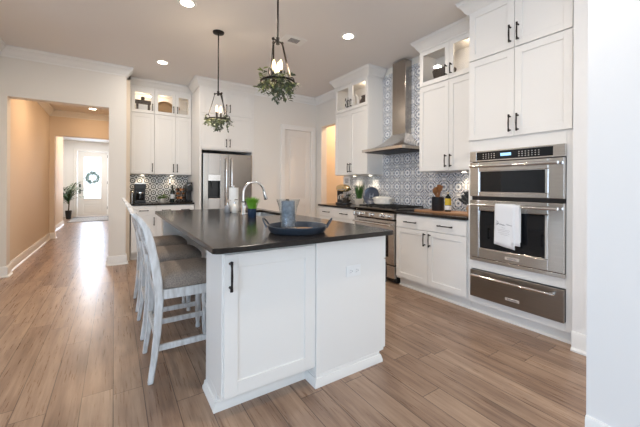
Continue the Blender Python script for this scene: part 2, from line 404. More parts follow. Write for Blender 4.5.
# patterned tile on the range wall, round-cornered at the top
def arch(y0, y1, z0, z1, r):
    p = [(y0, z0), (y1, z0)]
    for k in range(9): t = k * PI / 16; p.append((y1 - r + r * math.cos(t), z1 - r + r * math.sin(t)))
    for k in range(9): t = PI / 2 + k * PI / 16; p.append((y0 + r + r * math.cos(t), z1 - r + r * math.sin(t)))
    return p
b = MB(); b.prism(arch(2.63, 3.60, 1.39, 2.93, .09), 'x', 3.518, 3.53); b.prism([(1.802, .914), (4.60, .914), (4.60, 1.39), (1.802, 1.39)], 'x', 3.518, 3.53)
b.build('backsplash_right', TILE, kind='structure')
MB().box(.21, 1.195, 6.538, 6.55, .914, 1.40).build('backsplash_nook', TILE_C, kind='structure')
# crown and base trim
n_trim = [0]
def trim(path, prof, side, z=0., name=None, m=None):
    n_trim[0] += 1
    return MB().sweep(path, prof, side, z).build(name or 'trim_%d' % n_trim[0], m or TRIM, smooth=True, kind='structure')
trim([(-1.27, 3.6), (-1.27, 5.73), (.153, 5.73), (.153, 5.9)], CROWN, -1, CZ)
trim([(2.165, 5.56), (3.53, 5.56), (3.53, 4.44)], CROWN, -1, CZ)
trim([(-1.22, 5.9), (-1.22, 9.25), (0, 9.25)], CROWN, -1, 2.9)
b = MB(); b.sweep([(-1.27, 3.6), (-1.27, 5.73), (-1.185, 5.73), (-1.185, 5.9)], BASE2, -1); b.build('baseboard_left', TRIM, smooth=True, kind='structure')
b = MB(); b.sweep([(-.07, 5.9), (-.07, 5.73), (.153, 5.73), (.153, 5.86)], BASE2, -1); b.build('baseboard_back', TRIM, smooth=True, kind='structure')
b = MB(); b.sweep([(-1.22, 5.91), (-1.22, 9.25), (-1.13, 9.25), (-1.13, 9.4)], BASE2, -1); b.sweep([(-1.3, 9.41), (-1.3, 12.29)], BASE2, -1)
b.build('baseboard_hall', TRIM, smooth=True, kind='structure')
MB().sweep([(2.885, .945), (2.885, .25)], BASE2, -1).build('baseboard_oven_side', TRIM, smooth=True, kind='structure')
MB().sweep([(1.88, .56), (1.88, -3.4)], BASEP, -1).build('baseboard_near_right', TRIM, smooth=True, kind='structure')
MB().sweep([(2.16, 5.56), (2.70, 5.56)], BASE2, -1).build('baseboard_pantry', TRIM, smooth=True, kind='structure')

# pantry door with its casing, recessed in the wall right of the fridge
Fb = frame((2.80, 5.62, 0), (1, 0, 0), (0, -1, 0))
b = MB(Fb)
for (u0, u1, v0, v1) in ((0, .10, .005, 2.33), (.50, .60, .005, 2.33), (.10, .50, .005, .20), (.10, .50, .82, .96), (.10, .50, 2.20, 2.33)): b.box(u0, u1, v0, v1, 0, .035)
for v0, v1 in ((.20, .82), (.96, 2.20)): b.box(.09, .51, v0 - .01, v1 + .01, 0, .022); b.box(.135, .465, v0 + .035, v1 - .035, 0, .030)
d2 = b.build('door_2', PAINT, bevel=.003, seg=1, kind='structure')
MB().lathe([(.004, 0), (.027, 0), (.027, .008), (.012, .012), (.012, .03), (.026, .04), (.028, .055), (.016, .064), (.004, .066)], 0, 0, 16).build('door_knob', BRONZE, None, smooth=True)
kb = bpy.data.objects['door_knob']; kb.parent = d2; kb.location = (2.862, 5.584, .93); kb.rotation_euler = (PI / 2, 0, 0)
CAS = [(-.0, 0), (.095, 0), (.095, .014), (.07, .02), (.02, .02), (0, .012)]
def casing(F, u0, u1, h, wd=.095, name=None):
    b = MB(F)
    b.box(u0 - wd, u0, 0, h, 0, .018); b.box(u1, u1 + wd, 0, h, 0, .018); b.box(u0 - wd, u1 + wd, h, h + wd, 0, .018)
    b.box(u0 - wd, u0 - wd + .018, 0, h + wd, .018, .026); b.box(u1 + wd - .018, u1 + wd, 0, h + wd, .018, .026); b.box(u0 - wd, u1 + wd, h + wd - .018, h + wd, .018, .026)
    return b.build(name, TRIM, bevel=.003, seg=1, kind='structure')
casing(frame((0, 5.56, 0), (1, 0, 0), (0, -1, 0)), 2.80, 3.40, 2.33, .092, 'trim_pantry_door')
casing(frame((0, 15.2, 0), (1, 0, 0), (0, -1, 0)), -1.19, -.22, 2.52, .10, 'trim_front_door')
# front door: white frame round a tall clear glass light, two panels below
Ff = frame((-1.185, 15.30, 0), (1, 0, 0), (0, -1, 0)); b = MB(Ff); W_ = .96
for (u0, u1, v0, v1) in ((0, .19, .01, 2.515), (.76, W_, .01, 2.515), (.19, .76, .01, .10), (.19, .76, .46, .67), (.19, .76, 2.32, 2.515), (.19, .76, .10, .46)): b.box(u0, u1, v0, v1, 0, .05 if v1 != .46 else .035)
b.box(.23, .72, .14, .42, .03, .045)
for (u0, u1, v0, v1) in ((.18, .205, .66, 2.33), (.745, .77, .66, 2.33), (.205, .745, .66, .685), (.205, .745, 2.305, 2.33)): b.box(u0, u1, v0, v1, .05, .062)
fd = b.build('door_1', TRIM, bevel=.003, seg=1, kind='structure')
MB(Ff).box(.19, .76, .67, 2.32, .02, .03).build('glass_pane', DOORGL, fd)
b = MB(Ff); b.box(.05, .11, 1.12, 1.25, .05, .075); b.box(.055, .105, .88, 1.06, .05, .065); b.tube([(.08, 1.0, .06), (.08, 1.0, .11), (.19, 1.0, .115)], .010, 8)
b.build('door_handle', BLACKPL, fd, bevel=.002)
b = MB(Ff)
for v in (.25, 1.25, 2.3): b.box(W_ - .012, W_ + .002, v, v + .11, .045, .058)
b.build('door_hinge', BLACKPL, fd)

# ================================================================== range-wall cabinetry
GL_UP = 'white shaker cabinets on the range wall'
XF = 2.925; XU = 3.22; XW = 3.517
# tall oven cabinet
t = thing('oven_cabinet', 'tall white shaker cabinet that holds the double wall oven and warming drawer', 'cabinet', (3.2, 1.376, 0))
b = MB(); b.box(XF, 3.53, .95, .999, .10, CZ); b.box(XF, 3.53, 1.762, 1.802, .10, CZ); b.box(XF, 3.53, .999, 1.762, 1.556, CZ); b.box(XF, 3.53, .999, 1.762, .43, .510); b.box(XF, 3.53, .999, 1.762, .10, .165)
b.box(2.985, 3.53, .95, 1.802, 0, .10); b.box(3.515, 3.53, .999, 1.762, .165, 1.556)
b.build('body', PAINT, t, bevel=.0015, seg=1)
MB().sweep([(2.985, .95), (2.985, 1.802)], SHOE, 1).build('shoe_moulding', PAINT, t)
MB().sweep([(3.517, 1.802), (XF, 1.802), (XF, .95)], CROWN, -1, CZ).build('crown_moulding', PAINT, t, smooth=True)
F = frame((XF, 1.79, 0), (0, -1, 0), (-1, 0, 0))
hw = .4145
shaker(F, 0, 1.665, hw, .760, t, pl=(hw - .030, 1.775, .145, True)); shaker(F, hw + .004, 1.665, hw, .760, t, pl=(hw + .034, 1.775, .145, True))
shaker(F, 0, 2.437, hw, .462, t, pl=(hw - .030, 2.555, .145, True)); shaker(F, hw + .004, 2.437, hw, .462, t, pl=(hw + .034, 2.555, .145, True))
# base cabinets
def base_cab(name, label, y0, y1, z_doors, pulls_drawer, open_end=None):
    t = thing(name, label, 'cabinet', (3.2, (y0 + y1) / 2, 0))
    b = MB(); b.box(XF, XW, y0, y1, .10, .884); b.box(2.985, XW, y0, y1, 0, .10); b.build('body', PAINT, t, bevel=.0015, seg=1)
    MB().sweep([(2.985, y0), (2.985, y1)], SHOE, 1).build('shoe_moulding', PAINT, t)
    F = frame((XF, y1 - .004, 0), (0, -1, 0), (-1, 0, 0)); W = y1 - y0 - .008
    slab(F, 0, .727, W, .148, t, pls=[(W * .25, .80, .17), (W * .75, .80, .17)])
    return t, F, W
t, F, W = base_cab('base_cabinet', 'white base cabinet with one drawer over two doors between range and wall oven', 1.806, 2.735, None, None)
hw = (W - .004) / 2
shaker(F, 0, .126, hw, .594, t, pl=(hw - .032, .625, .14, True)); shaker(F, hw + .004, .126, hw, .594, t, pl=(hw + .036, .625, .14, True))
t, F, W = base_cab('drawer_cabinet', 'white drawer base cabinet left of the range under the stand mixer', 3.535, 4.47, None, None)
slab(F, 0, .432, W, .288, t, pls=[(W * .25, .60, .17), (W * .75, .60, .17)]); slab(F, 0, .126, W, .300, t, pls=[(W * .25, .30, .17), (W * .75, .30, .17)])
tag(MB().box(2.888, 3.517, 1.806, 2.742, .885, .914).build('countertop', COUNTER, bevel=.003), 'dark countertop between the range and the wall oven', 'countertop')
tag(MB().box(2.888, 3.517, 3.530, 4.49, .885, .914).build('countertop', COUNTER, bevel=.003), 'dark countertop left of the range under the stand mixer', 'countertop')
# upper cabinets with a lit glass-door section on top
def upper_cab(name, label, F, W, D, zs, splits, puck, wood=None):
    """F origin at the left end of the cabinet face; D depth; zs = bottom, top of solid doors, bottom of glass, top of glass; splits = door edges along u"""
    z0, z1, z2, z3 = zs
    o = F @ Vector((W / 2, z0, -D / 2))
    t = thing(name, label, 'cabinet', o)
    b = MB(F); tk = .018
    b.box(0, W, z0, z2 + .004, -D, 0)
    zt = z3 - .006
    b.box(0, tk, z2 + .004, CZ, -D, 0); b.box(W - tk, W, z2 + .004, CZ, -D, 0); b.box(tk, W - tk, z2 + .004, zt, -D, -D + .01); b.box(tk, W - tk, zt, CZ, -D, 0)
    if name == 'wall_cabinet_single': b.box(-.026, 0, z0, CZ, -.02, 0)
    b.build('body', PAINT, t, bevel=.001, seg=1)
    for i in range(len(splits) - 1):
        u0, u1 = splits[i] + .002, splits[i + 1] - .002
        if len(splits) == 2: pu = u1 - .03
        else: pu = u1 - .03 if i == 0 else u0 + .03
        shaker(F, u0, z0 + .006, u1 - u0, z1 - z0 - .010, t, pl=(pu, z0 + .115, .14, True), fr=.052)
        shaker(F, u0, z2, u1 - u0, z3 - z2, t, pl=(pu, z2 + .105, .115, True), glassy=True, fr=.052)
    for u in puck:
        p = F @ Vector((u, zt - .001, -D * .5))
        q = thing('cabinet_light', 'small round light glowing in the top of the ' + PUCKN[name], 'light', (p.x, p.y, p.z), 'puck lights inside the glass door cabinets')
        MB().lathe([(.03, -.012), (.034, -.010), (.034, 0)], p.x, p.y, 16).build('light_case', TRIM, q, smooth=True); MB().lathe([(.026, -.014), (.026, -.0125)], p.x, p.y, 16).build('diffuser', L_PUCK, q)
        lamp('cabinet_lamp', 'POINT', (p.x, p.y, p.z - .05), 2.6 if name[12] in 'lr' else .7, WARM, q, .03)
    return t
PUCKN = {'wall_cabinet_right': 'glass cabinet right of the range hood', 'wall_cabinet_left': 'glass cabinet left of the range hood', 'wall_cabinet_single': 'single glass cabinet above the coffee maker', 'wall_cabinet_pair': 'double glass cabinet above the coffee station'}
UZ = (1.40, 2.437, 2.455, 2.885)
def ucab(key, label, F, W, D, zs, splits, puck):
    t = upper_cab(key, label, F, W, D, zs, splits, puck); t.name = 'wall_cabinet'; return t
FU = frame((XU, 2.632, 0), (0, -1, 0), (-1, 0, 0))
t = ucab('wall_cabinet_right', 'tall white upper cabinet with glass top doors right of the range hood', FU, .826, XW - XU, UZ, (0, .415, .826), (.60,))
MB().sweep([(XW, 2.632), (XU, 2.632), (XU, 1.90)], CROWN, -1, CZ).build('crown_moulding', PAINT, t, smooth=True)
FL = frame((XU, 4.43, 0), (0, -1, 0), (-1, 0, 0))
t = ucab('wall_cabinet_left', 'white upper cabinet with glass top doors left of the range hood', FL, .83, XW - XU, UZ, (0, .415, .83), (.60,))
MB().sweep([(XW, 4.43), (XU, 4.43), (XU, 3.60), (XW, 3.60)], CROWN, -1, CZ).build('crown_moulding', PAINT, t, smooth=True)

# ================================================================== double wall oven, warming drawer
t = thing('wall_oven', 'stainless steel double wall oven built into the tall white cabinet', 'oven', (3.1, 1.38, .515))
XO = 2.912; Y0, Y1 = 1.003, 1.758
MB().box(XO + .004, 3.45, Y0, Y1, .515, 1.55).build('body', BLACKPL, t)
FO = frame((XO + .004, Y1 + .003, 0), (0, -1, 0), (-1, 0, 0)); WO = Y1 - Y0 + .006
b = MB(FO); b.box(-.006, .06, 1.456, 1.553, 0, .028); b.box(WO - .075, WO + .006, 1.456, 1.553, 0, .028); b.box(.06, WO - .075, 1.456, 1.468, 0, .028); b.box(.06, WO - .075, 1.541, 1.553, 0, .028)
cp = b.build('control_panel', STEEL, t, bevel=.002)
MB(FO).box(.06, WO - .075, 1.468, 1.541, 0, .024).build('panel_glass', BLACKGL, cp)
MB(FO).box(.28, .37, 1.495, 1.520, .024, .0245).build('display_reflection', L_REFL, cp)  # its glow stands in for the bluish window reflection on the panel
for us in ((.12, .145, .17, .195, .22), (.43, .455, .48, .505, .53, .555, .58)):
    b = MB(FO)
    for u in us:
        for v in (1.482, 1.500, 1.518): b.box(u, u + .009, v, v + .005, .024, .0244)
    b.build('keypad', BADGE, cp)
def oven_door(z0, z1, wz0, wz1, wu0, wu1, hz, lab):
    b = MB(FO); T = .032
    b.box(0, wu0, z0, z1, 0, T); b.box(wu1, WO, z0, z1, 0, T); b.box(wu0, wu1, z0, wz0, 0, T); b.box(wu0, wu1, wz1, z1, 0, T)
    d = b.build('oven_door', STEEL, t, bevel=.003)
    MB(FO).box(wu0, wu1, wz0, wz1, 0, T - .006).build('window', BLACKGL, d)
    b = MB(FO)
    for (a0, a1, c0, c1) in ((wu0, wu0 + .012, wz0, wz1), (wu1 - .022, wu1, wz0, wz1), (wu0, wu1, wz0, wz0 + .006), (wu0, wu1, wz1 - .006, wz1)): b.box(a0, a1, c0, c1, T - .007, T - .001)
    b.build('window_frame', CHROME, d, bevel=.002)
    b = MB(FO); b.tube([(.025, hz, T + .045), (WO - .025, hz, T + .045)], .0125, 12)
    for u in (.05, WO - .05): b.tube([(u, hz, T - .002), (u, hz, T + .04)], [.011, .013], 10)
    b.build('handle', CHROME, d, smooth=True)
    return d
oven_door(1.128, 1.448, 1.165, 1.365, .085, .655, 1.410, '')
d = oven_door(.552, 1.092, .640, 1.000, .085, .655, 1.050, '')
def badge(F, u, v, w_, parent, wd=.115, h=.024):
    bd = MB(F).box(u - wd / 2, u + wd / 2, v - h / 2, v + h / 2, w_, w_ + .003).build('badge', BADGE, parent, bevel=.001, seg=1)
    text_mesh('KitchenAid', .017, F @ Matrix.Translation((u, v, w_ + .0034)), 'badge_lettering', INK, bd)
badge(FO, .385, .592, .032, d)
MB(FO).box(-.006, WO + .006, .515, .547, 0, .020).build('bottom_trim', STEEL, t, bevel=.002)
t = thing('warming_drawer', 'stainless warming drawer with a long bar handle below the wall oven', 'drawer', (3.1, 1.38, .17))
MB().box(XO + .012, 3.4, Y0, Y1, .172, .424).build('body', BLACKPL, t)
fr = MB(FO).box(0, WO, .171, .425, 0, .026).build('drawer_front', STEELD, t, bevel=.003)
b = MB(FO); b.tube([(.04, .385, .075), (WO - .05, .385, .075)], .0115, 12)
for u in (.06, WO - .07): b.tube([(u, .385, .025), (u, .385, .072)], [.012, .014], 10)
b.build('handle', CHROME, fr, smooth=True); badge(FO, .385, .235, .026, fr)
# towel folded over the lower oven handle
hx = XO + .004 - .032 - .045
t = thing('dish_towel', 'white printed dish towel hanging over the lower oven handle', 'towel', (hx, 1.41, 1.05))
def cloth(y0, y1, slope, zb0, zb1, xo, back):
    b = MB(); N = 8; rows = []
    prof = [(xo - .002, None)]
    ptsz = []
    for k in range(9): ptsz.append((-.017, -k / 8))                # front fall
    b_ = []
    rs = []
    for j in range(N + 1):
        f = j / N; y = y1 + (y0 - y1) * f; zb = zb0 + (zb1 - zb0) * f
        col = []
        wv = .004 * math.sin(f * 9)
        for k in range(11): z = zb + (1.05 - zb) * k / 10; col.append((hx - .018 + wv * (1 - k / 10) - xo, y + .006 * (1 - k / 10) * (1 - 2 * f) * slope, z))
        for a in range(1, 6): th = PI - a * PI / 6; col.append((hx + (.018 + xo) * math.cos(th), y, 1.05 + (.018 + xo) * math.sin(th)))
        for k in range(9): z = 1.05 - k / 8 * back; col.append((hx + .018 + xo, y, z))
        rs.append(col)
    v = [[b.v(p) for p in c] for c in rs]
    for i in range(N):
        for k in range(len(v[0]) - 1): b.bm.faces.new((v[i][k], v[i + 1][k], v[i + 1][k + 1], v[i][k + 1]))
    return b
o = cloth(1.330, 1.490, 1, .715, .685, 0., .33).build('cloth', LINEN, t, smooth=True); md = o.modifiers.new('solid', 'SOLIDIFY'); md.thickness = .004; md.offset = 0
o = cloth(1.290, 1.40, 1, .725, .72, -.0045, .30).build('under_fold', LINEN, t, smooth=True); md = o.modifiers.new('solid', 'SOLIDIFY'); md.thickness = .003; md.offset = 0
b = MB(); xt = hx - .0235
def scribble(b, y0, y1, z, amp, n, r):
    pts = []
    for k in range(n): f = k / (n - 1); pts.append((xt, y0 + (y1 - y0) * f + .006 * math.sin(k * 2.1), z + amp * math.sin(k * 1.9) * (.6 + .4 * math.sin(k * .7)) - .012 * f))
    b.tube(pts, r, 5)
scribble(b, 1.472, 1.400, .898, .007, 26, .0011); scribble(b, 1.388, 1.345, .896, .006, 13, .0011)
b.tube([(xt, 1.470 + .012 * math.cos(a), .903 + .016 * math.sin(a)) for a in [1 + k * .5 for k in range(10)]], .0015, 5)
b.build('printed_script', INK, t)
b = MB()
for z, y0, y1 in ((.868, 1.43, 1.40), (.850, 1.465, 1.36), (.838, 1.46, 1.365), (.822, 1.46, 1.36), (.808, 1.44, 1.37)): b.tube([(xt, y0, z), (xt, y1, z - .008)], .0008, 4)
b.build('printed_lines', GREYINK, t)

# ================================================================== range and hood
RY0, RY1 = 2.752, 3.518
t = thing('range', 'stainless gas range with black grates and control knobs along the front', 'range', (3.2, 3.135, 0))
b = MB(); b.box(2.935, 3.50, RY0, RY1, .02, .905); b.box(2.99, 3.45, RY0 + .03, RY1 - .03, 0, .02); b.build('body', BLACKIRON, t)
FR = frame((2.935, RY1, 0), (0, -1, 0), (-1, 0, 0)); WR = RY1 - RY0
b = MB(); b.rings([[(2.935, y, .905), (2.87, y, .875), (2.862, y, .805), (2.935, y, .805)] for y in (RY0, RY1)]); cp = b.build('control_panel', STEEL, t, bevel=.004)
for k, yy in enumerate((.07, .18, .385, .585, .69)):
    Y = RY1 - yy; b = MB(); b.cyl((2.868, Y, .842), (2.858, Y, .843), .031, .031, 20); b.cyl((2.858, Y, .843), (2.828, Y, .846), .024, .021, 20); b.box(2.822, 2.858, Y - .004, Y + .004, .825, .866)
    b.build('knob', CHROME, t, smooth=True)
b = MB(FR); b.box(0, WR, .24, .785, 0, .045); od = b.build('oven_door', STEEL, t, bevel=.004)
MB(FR).box(.10, WR - .10, .33, .64, .045, .048).build('window', BLACKGL, od)
b = MB(FR); b.tube([(.03, .735, .095), (WR - .03, .735, .095)], .013, 12)
for u in (.06, WR - .06): b.tube([(u, .735, .043), (u, .735, .092)], .012, 10)
b.build('handle', CHROME, od, smooth=True)
MB(FR).box(0, WR, .07, .225, 0, .040).build('drawer_front', STEEL, t, bevel=.003)
MB().box(2.90, 3.515, RY0 - .004, RY1 + .004, .916, .926).build('cooktop', STEELD, t, bevel=.003)
for k in range(3):
    y0 = RY0 + .02 + k * .245; y1 = y0 + .235; b = MB(); z0, z1 = .938, .956
    for y in (y0, y1 - .014): b.box(2.96, 3.46, y, y + .014, z0, z1)
    for x in (2.96, 3.12, 3.295, 3.446): b.box(x, x + .014, y0 + .014, y1 - .014, z0, z1)
    ym = (y0 + y1) / 2; b.box(2.974, 3.446, ym - .006, ym + .006, z0, z1 - .002)
    for x in (2.962, 3.446):
        for y in (y0, y1 - .012): b.box(x, x + .012, y, y + .012, .926, z0)
    b.build('grate', BLACKIRON, t, bevel=.002, seg=1)
    for x in (3.05, 3.36):
        MB().lathe([(.045, .926), (.045, .932), (.03, .934), (.03, .937)], x, ym, 18).build('burner', BLACKIRON, t, smooth=True)
t = thing('range_hood', 'stainless steel chimney range hood on the patterned tile wall', 'range hood', (3.3, 3.135, 1.7))
hy0, hy1, cy0, cy1, cx0 = 2.757, 3.515, 3.03, 3.275, 3.39
b = MB(); rs = []
rs.append([(3.03, hy0, 1.745), (3.03, hy1, 1.745), (3.516, hy1, 1.745), (3.516, hy0, 1.745)])
for k in range(1, 9):
    f = k / 8; g = f ** .62; q = 1 - (1 - f) ** 1.0
    x = 3.03 + (cx0 - 3.03) * g ; a = hy0 + (cy0 - hy0) * g; c = hy1 + (cy1 - hy1) * g; z = 1.745 + (1.965 - 1.745) * f ** 1.25
    rs.append([(x, a, z), (x, c, z), (3.516, c, z), (3.516, a, z)])
b.rings(rs); b.build('canopy', STEEL, t, smooth=True)
b = MB(); b.box(3.022, 3.517, hy0 - .006, hy1 + .006, 1.705, 1.745); b.build('lip', STEEL, t, bevel=.003)
MB().box(3.06, 3.50, hy0 + .03, hy1 - .03, 1.698, 1.706).build('filter', BLACKIRON, t)
MB().box(cx0, 3.517, cy0, cy1, 1.95, 3.0).build('chimney', STEELF, t, bevel=.002)

# ================================================================== coffee nook
YF = 6.22
FA = frame((.236, YF, 0), (1, 0, 0), (0, -1, 0))
CZS = (1.41, 2.447, 2.465, 2.86)
t = ucab('wall_cabinet_single', 'narrow white upper cabinet with one glass top door above the coffee maker', FA, .350, .316, CZS, (0, .350), (.17,))
MB().sweep([(.212, YF), (.586, YF)], CROWN, -1, CZ).build('crown_moulding', PAINT, t, smooth=True)
FB_ = frame((.588, YF, 0), (1, 0, 0), (0, -1, 0))
t = ucab('wall_cabinet_pair', 'wider white upper cabinet with two glass top doors next to the fridge', FB_, .605, .316, CZS, (0, .334, .605), (.15,))
MB().sweep([(.588, YF), (1.193, YF)], CROWN, -1, CZ).build('crown_moulding', PAINT, t, smooth=True)
t = thing('coffee_cabinet', 'white base cabinet under the coffee station beside the fridge', 'cabinet', (.7, 6.2, 0))
b = MB(); b.box(.225, 1.19, 5.915, 6.535, .10, .884); b.box(.225, 1.19, 5.98, 6.535, 0, .10); b.build('body', PAINT, t)
F = frame((.229, 5.915, 0), (1, 0, 0), (0, -1, 0))
for u0, w_ in ((0, .357), (.361, .298), (.663, .294)):
    slab(F, u0, .727, w_, .148, t, pls=[(u0 + w_ / 2, .80, .13)]); shaker(F, u0, .126, w_, .594, t, pl=(u0 + w_ - .03, .62, .13, True))
tag(MB().box(.215, 1.193, 5.885, 6.535, .885, .914).build('countertop', COUNTER, bevel=.003), 'dark countertop of the coffee station beside the fridge', 'countertop')
# fridge surround
t = thing('fridge_cabinet', 'white cabinet surround with four doors above the refrigerator', 'cabinet', (1.67, 5.9, 0))
b = MB(); b.box(1.197, 1.232, 5.55, 6.545, 0, CZ); b.box(2.122, 2.158, 5.55, 6.545, 0, CZ); b.box(1.232, 2.122, 5.57, 6.545, 1.83, CZ); b.box(1.232, 2.122, 6.50, 6.545, 0, 1.83); b.build('body', PAINT, t, bevel=.001, seg=1)
MB().sweep([(1.197, 6.10), (1.197, 5.55), (2.158, 5.55)], CROWN, -1, CZ).build('crown_moulding', PAINT, t, smooth=True)
F = frame((1.234, 5.57, 0), (1, 0, 0), (0, -1, 0)); hw = .441
for i in (0, 1):
    u0 = i * (hw + .004); pu = hw - .03 if i == 0 else u0 + .03
    shaker(F, u0, 1.85, hw, .595, t, pl=(pu, 1.96, .135, True), fr=.055); shaker(F, u0, 2.455, hw, .44, t, pl=(pu, 2.57, .135, True), fr=.055)
# refrigerator
t = thing('refrigerator', 'stainless french door refrigerator with a water dispenser in its left door', 'refrigerator', (1.677, 5.9, 0))
MB().box(1.252, 2.104, 5.60, 6.40, .02, 1.755).build('body', BLACKPL, t)
FX = frame((1.25, 5.595, 0), (1, 0, 0), (0, -1, 0)); wd = .426
b = MB(FX); b.box(0, .085, .76, 1.77, 0, .085); b.box(.285, wd, .76, 1.77, 0, .085); b.box(.085, .285, .76, 1.00, 0, .085); b.box(.085, .285, 1.405, 1.77, 0, .085)
dl = b.build('door', STEELF, t, bevel=.006)
b = MB(FX); b.box(.085, .285, 1.0, 1.30, 0, .02); b.box(.085, .097, 1.0, 1.30, .02, .088); b.box(.273, .285, 1.0, 1.30, .02, .088); b.box(.097, .273, 1.0, 1.02, .02, .088); b.box(.15, .22, 1.20, 1.30, .02, .06)
b.build('dispenser', BLACKPL, dl); MB(FX).box(.085, .285, 1.30, 1.405, 0, .088).build('dispenser_panel', STEEL, dl)
b = MB(FX); b.box(wd + .004, 2 * wd + .004, .76, 1.77, 0, .085); dr = b.build('door', STEELF, t, bevel=.006)
for u, dd in ((wd - .045, dl), (wd + .049, dr)):
    b = MB(FX); b.tube([(u, .85, .085), (u, .86, .13), (u, .92, .14), (u, 1.62, .14), (u, 1.68, .13), (u, 1.69, .085)], .012, 10); b.build('handle', CHROME, dd, smooth=True)
fz = MB(FX).box(0, 2 * wd + .004, .06, .75, 0, .085).build('freezer_drawer', STEELF, t, bevel=.006)
b = MB(FX); b.tube([(.06, .68, .083), (.08, .68, .14), (.77, .68, .14), (.79, .68, .083)], .012, 10); b.build('handle', CHROME, fz, smooth=True)
MB(FX).box(.78, .825, 1.70, 1.712, .085, .0856).build('emblem', GREYINK, dr)

# ================================================================== island
t = thing('kitchen_island', 'white kitchen island cabinet with a shaker door on its near end', 'island', (1.03, 2.85, 0))
b = MB()
b.box(.468, 1.03, 1.64, 1.97, .10, .884); b.box(.468, 1.03, 1.735, 1.97, 0, .10)   # near end block over a toe kick
b.box(.468, 1.03, 3.98, 4.14, 0, .884)                       # far end block
b.box(.85, 1.03, 1.97, 3.98, 0, .884)                       # knee wall
b.box(1.03, 1.592, 1.61, 2.90, .07, .884); b.box(1.03, 1.592, 3.76, 4.10, .07, .884); b.box(1.03, 1.592, 2.90, 3.76, .07, .60)
b.box(1.03, 1.19, 2.90, 3.76, .60, .884)
b.box(1.03, 1.552, 1.61, 4.10, 0, .07)
b.build('body', PAINT, t, bevel=.002, seg=1)
b = MB(); b.sweep([(.468, 1.97), (.468, 1.735), (1.03, 1.735)], [(0, 0), (.020, 0), (.020, .014), (.012, .026), (.008, .045), (0, .048)], -1)
b.sweep([(1.03, 1.735), (1.03, 1.61), (1.552, 1.61), (1.552, 1.75)], [(0, 0), (.016, 0), (.016, .016), (.006, .05), (0, .05)], -1)
b.build('shoe_moulding', PAINT, t, smooth=True)
FI = frame((0, 1.64, 0), (1, 0, 0), (0, -1, 0))
shaker(FI, .476, .118, .552, .742, t, fr=.072, pl=(.504, .752, .150, True))
FS = frame((1.592, 1.615, 0), (0, 1, 0), (1, 0, 0))
for u0, w_ in ((0, .62), (.624, .60), (1.228, .60), (1.832, .64)):
    shaker(FS, u0, .085, w_, .62, t, pl=(u0 + .03, .60, .14, True)); slab(FS, u0, .712, w_, .158, t, pls=[(u0 + w_ / 2, .79, .15)])
# countertop with a sink cut-out
b = MB()
ox0, ox1, oy0, oy1, r = .40, 1.63, 1.54, 4.18, .035
def rr(x0, x1, y0, y1, r, n=5):
    p = []
    for cx, cy, a in ((x1 - r, y1 - r, 0), (x0 + r, y1 - r, 1), (x0 + r, y0 + r, 2), (x1 - r, y0 + r, 3)):
        for k in range(n + 1): th = (a + k / n) * PI / 2; p.append((cx + r * math.cos(th), cy + r * math.sin(th)))
    return p
op = rr(ox0, ox1, oy0, oy1, .035); ip = rr(1.215, 1.545, 2.95, 3.72, .03)
vo = [[b.v((x, y, z)) for x, y in op] for z in (.885, .911, .914)]
ins = rr(ox0 + .003, ox1 - .003, oy0 + .003, oy1 - .003, .033)
for vv, p in zip(vo[2], ins): vv.co = Vector((p[0], p[1], .914))
vi = [[b.v((x, y, z)) for x, y in ip] for z in (.885, .914)]
n = len(op)
for a, c in ((vo[0], vo[1]), (vo[1], vo[2]), (vo[2], vi[1]), (vi[1], vi[0]), (vi[0], vo[0])):
    for j in range(n): b.bm.faces.new((a[j], a[(j + 1) % n], c[(j + 1) % n], c[j]))
tag(b.build('island_countertop', COUNTER), 'large dark stone countertop covering the kitchen island', 'countertop')
t = thing('sink', 'undermount stainless sink set in the island countertop behind the faucet', 'sink', (1.38, 3.335, .64))
b = MB(); n = 24
b.rings([[(x, y, z) for x, y in rr(x0, x1, y0, y1, r_)] for (x0, x1, y0, y1, r_, z) in ((1.205, 1.555, 2.94, 3.73, .03, .884), (1.213, 1.547, 2.948, 3.722, .03, .884), (1.22, 1.54, 2.955, 3.715, .04, .68), (1.25, 1.51, 2.99, 3.68, .03, .665))], caps=False)
b.bm.faces.new([b.v((x, y, .665)) for x, y in rr(1.25, 1.51, 2.99, 3.68, .03)])
b.build('basin', SINKM, t, smooth=True); MB().lathe([(.04, .666), (.04, .669), (.02, .668)], 1.38, 3.45, 16).build('drain', CHROME, t, smooth=True)
# faucet
t = thing('faucet', 'chrome gooseneck kitchen faucet with a pull down spray head', 'faucet', (1.162, 3.28, .914))
b = MB(); b.lathe([(.030, .914), (.030, .92), (.024, .93), (.024, 1.03), (.020, 1.04)], 1.162, 3.28, 20); b.build('base', CHROME, t, smooth=True)
pts = [(1.162, 3.28, 1.03), (1.162, 3.28, 1.14)]
for k in range(1, 12): th = PI - k * PI / 12 * 1.05; pts.append((1.162 + .118 + .118 * math.cos(th), 3.28, 1.14 + .118 * math.sin(th)))
b = MB(); b.tube(pts, .0125, 12); b.build('spout', CHROME, t, smooth=True)
e = Vector(pts[-1]); dd = (e - Vector(pts[-2])).normalized()
b = MB(); b.tube([e, e + dd * .03, e + dd * .075, e + dd * .09], [.0145, .018, .021, .019], 12); sp = b.build('spray_head', CHROME, t, smooth=True)
b = MB(); b.tube([e + dd * .09, e + dd * .094], .017, 12); b.build('nozzle', BLACKPL, sp)
b = MB(); b.tube([(1.162, 3.26, 1.0), (1.162, 3.235, 1.0)], .013, 10); b.tube([(1.162, 3.235, 1.0), (1.155, 3.20, 1.05), (1.15, 3.185, 1.085)], [.007, .006, .006], 8); b.build('lever', CHROME, t, smooth=True)
MB().cyl((1.162, 3.28, 1.03), (1.162, 3.28, 1.05), .0165, .0165, 12).build('collar', BLACKPL, t)
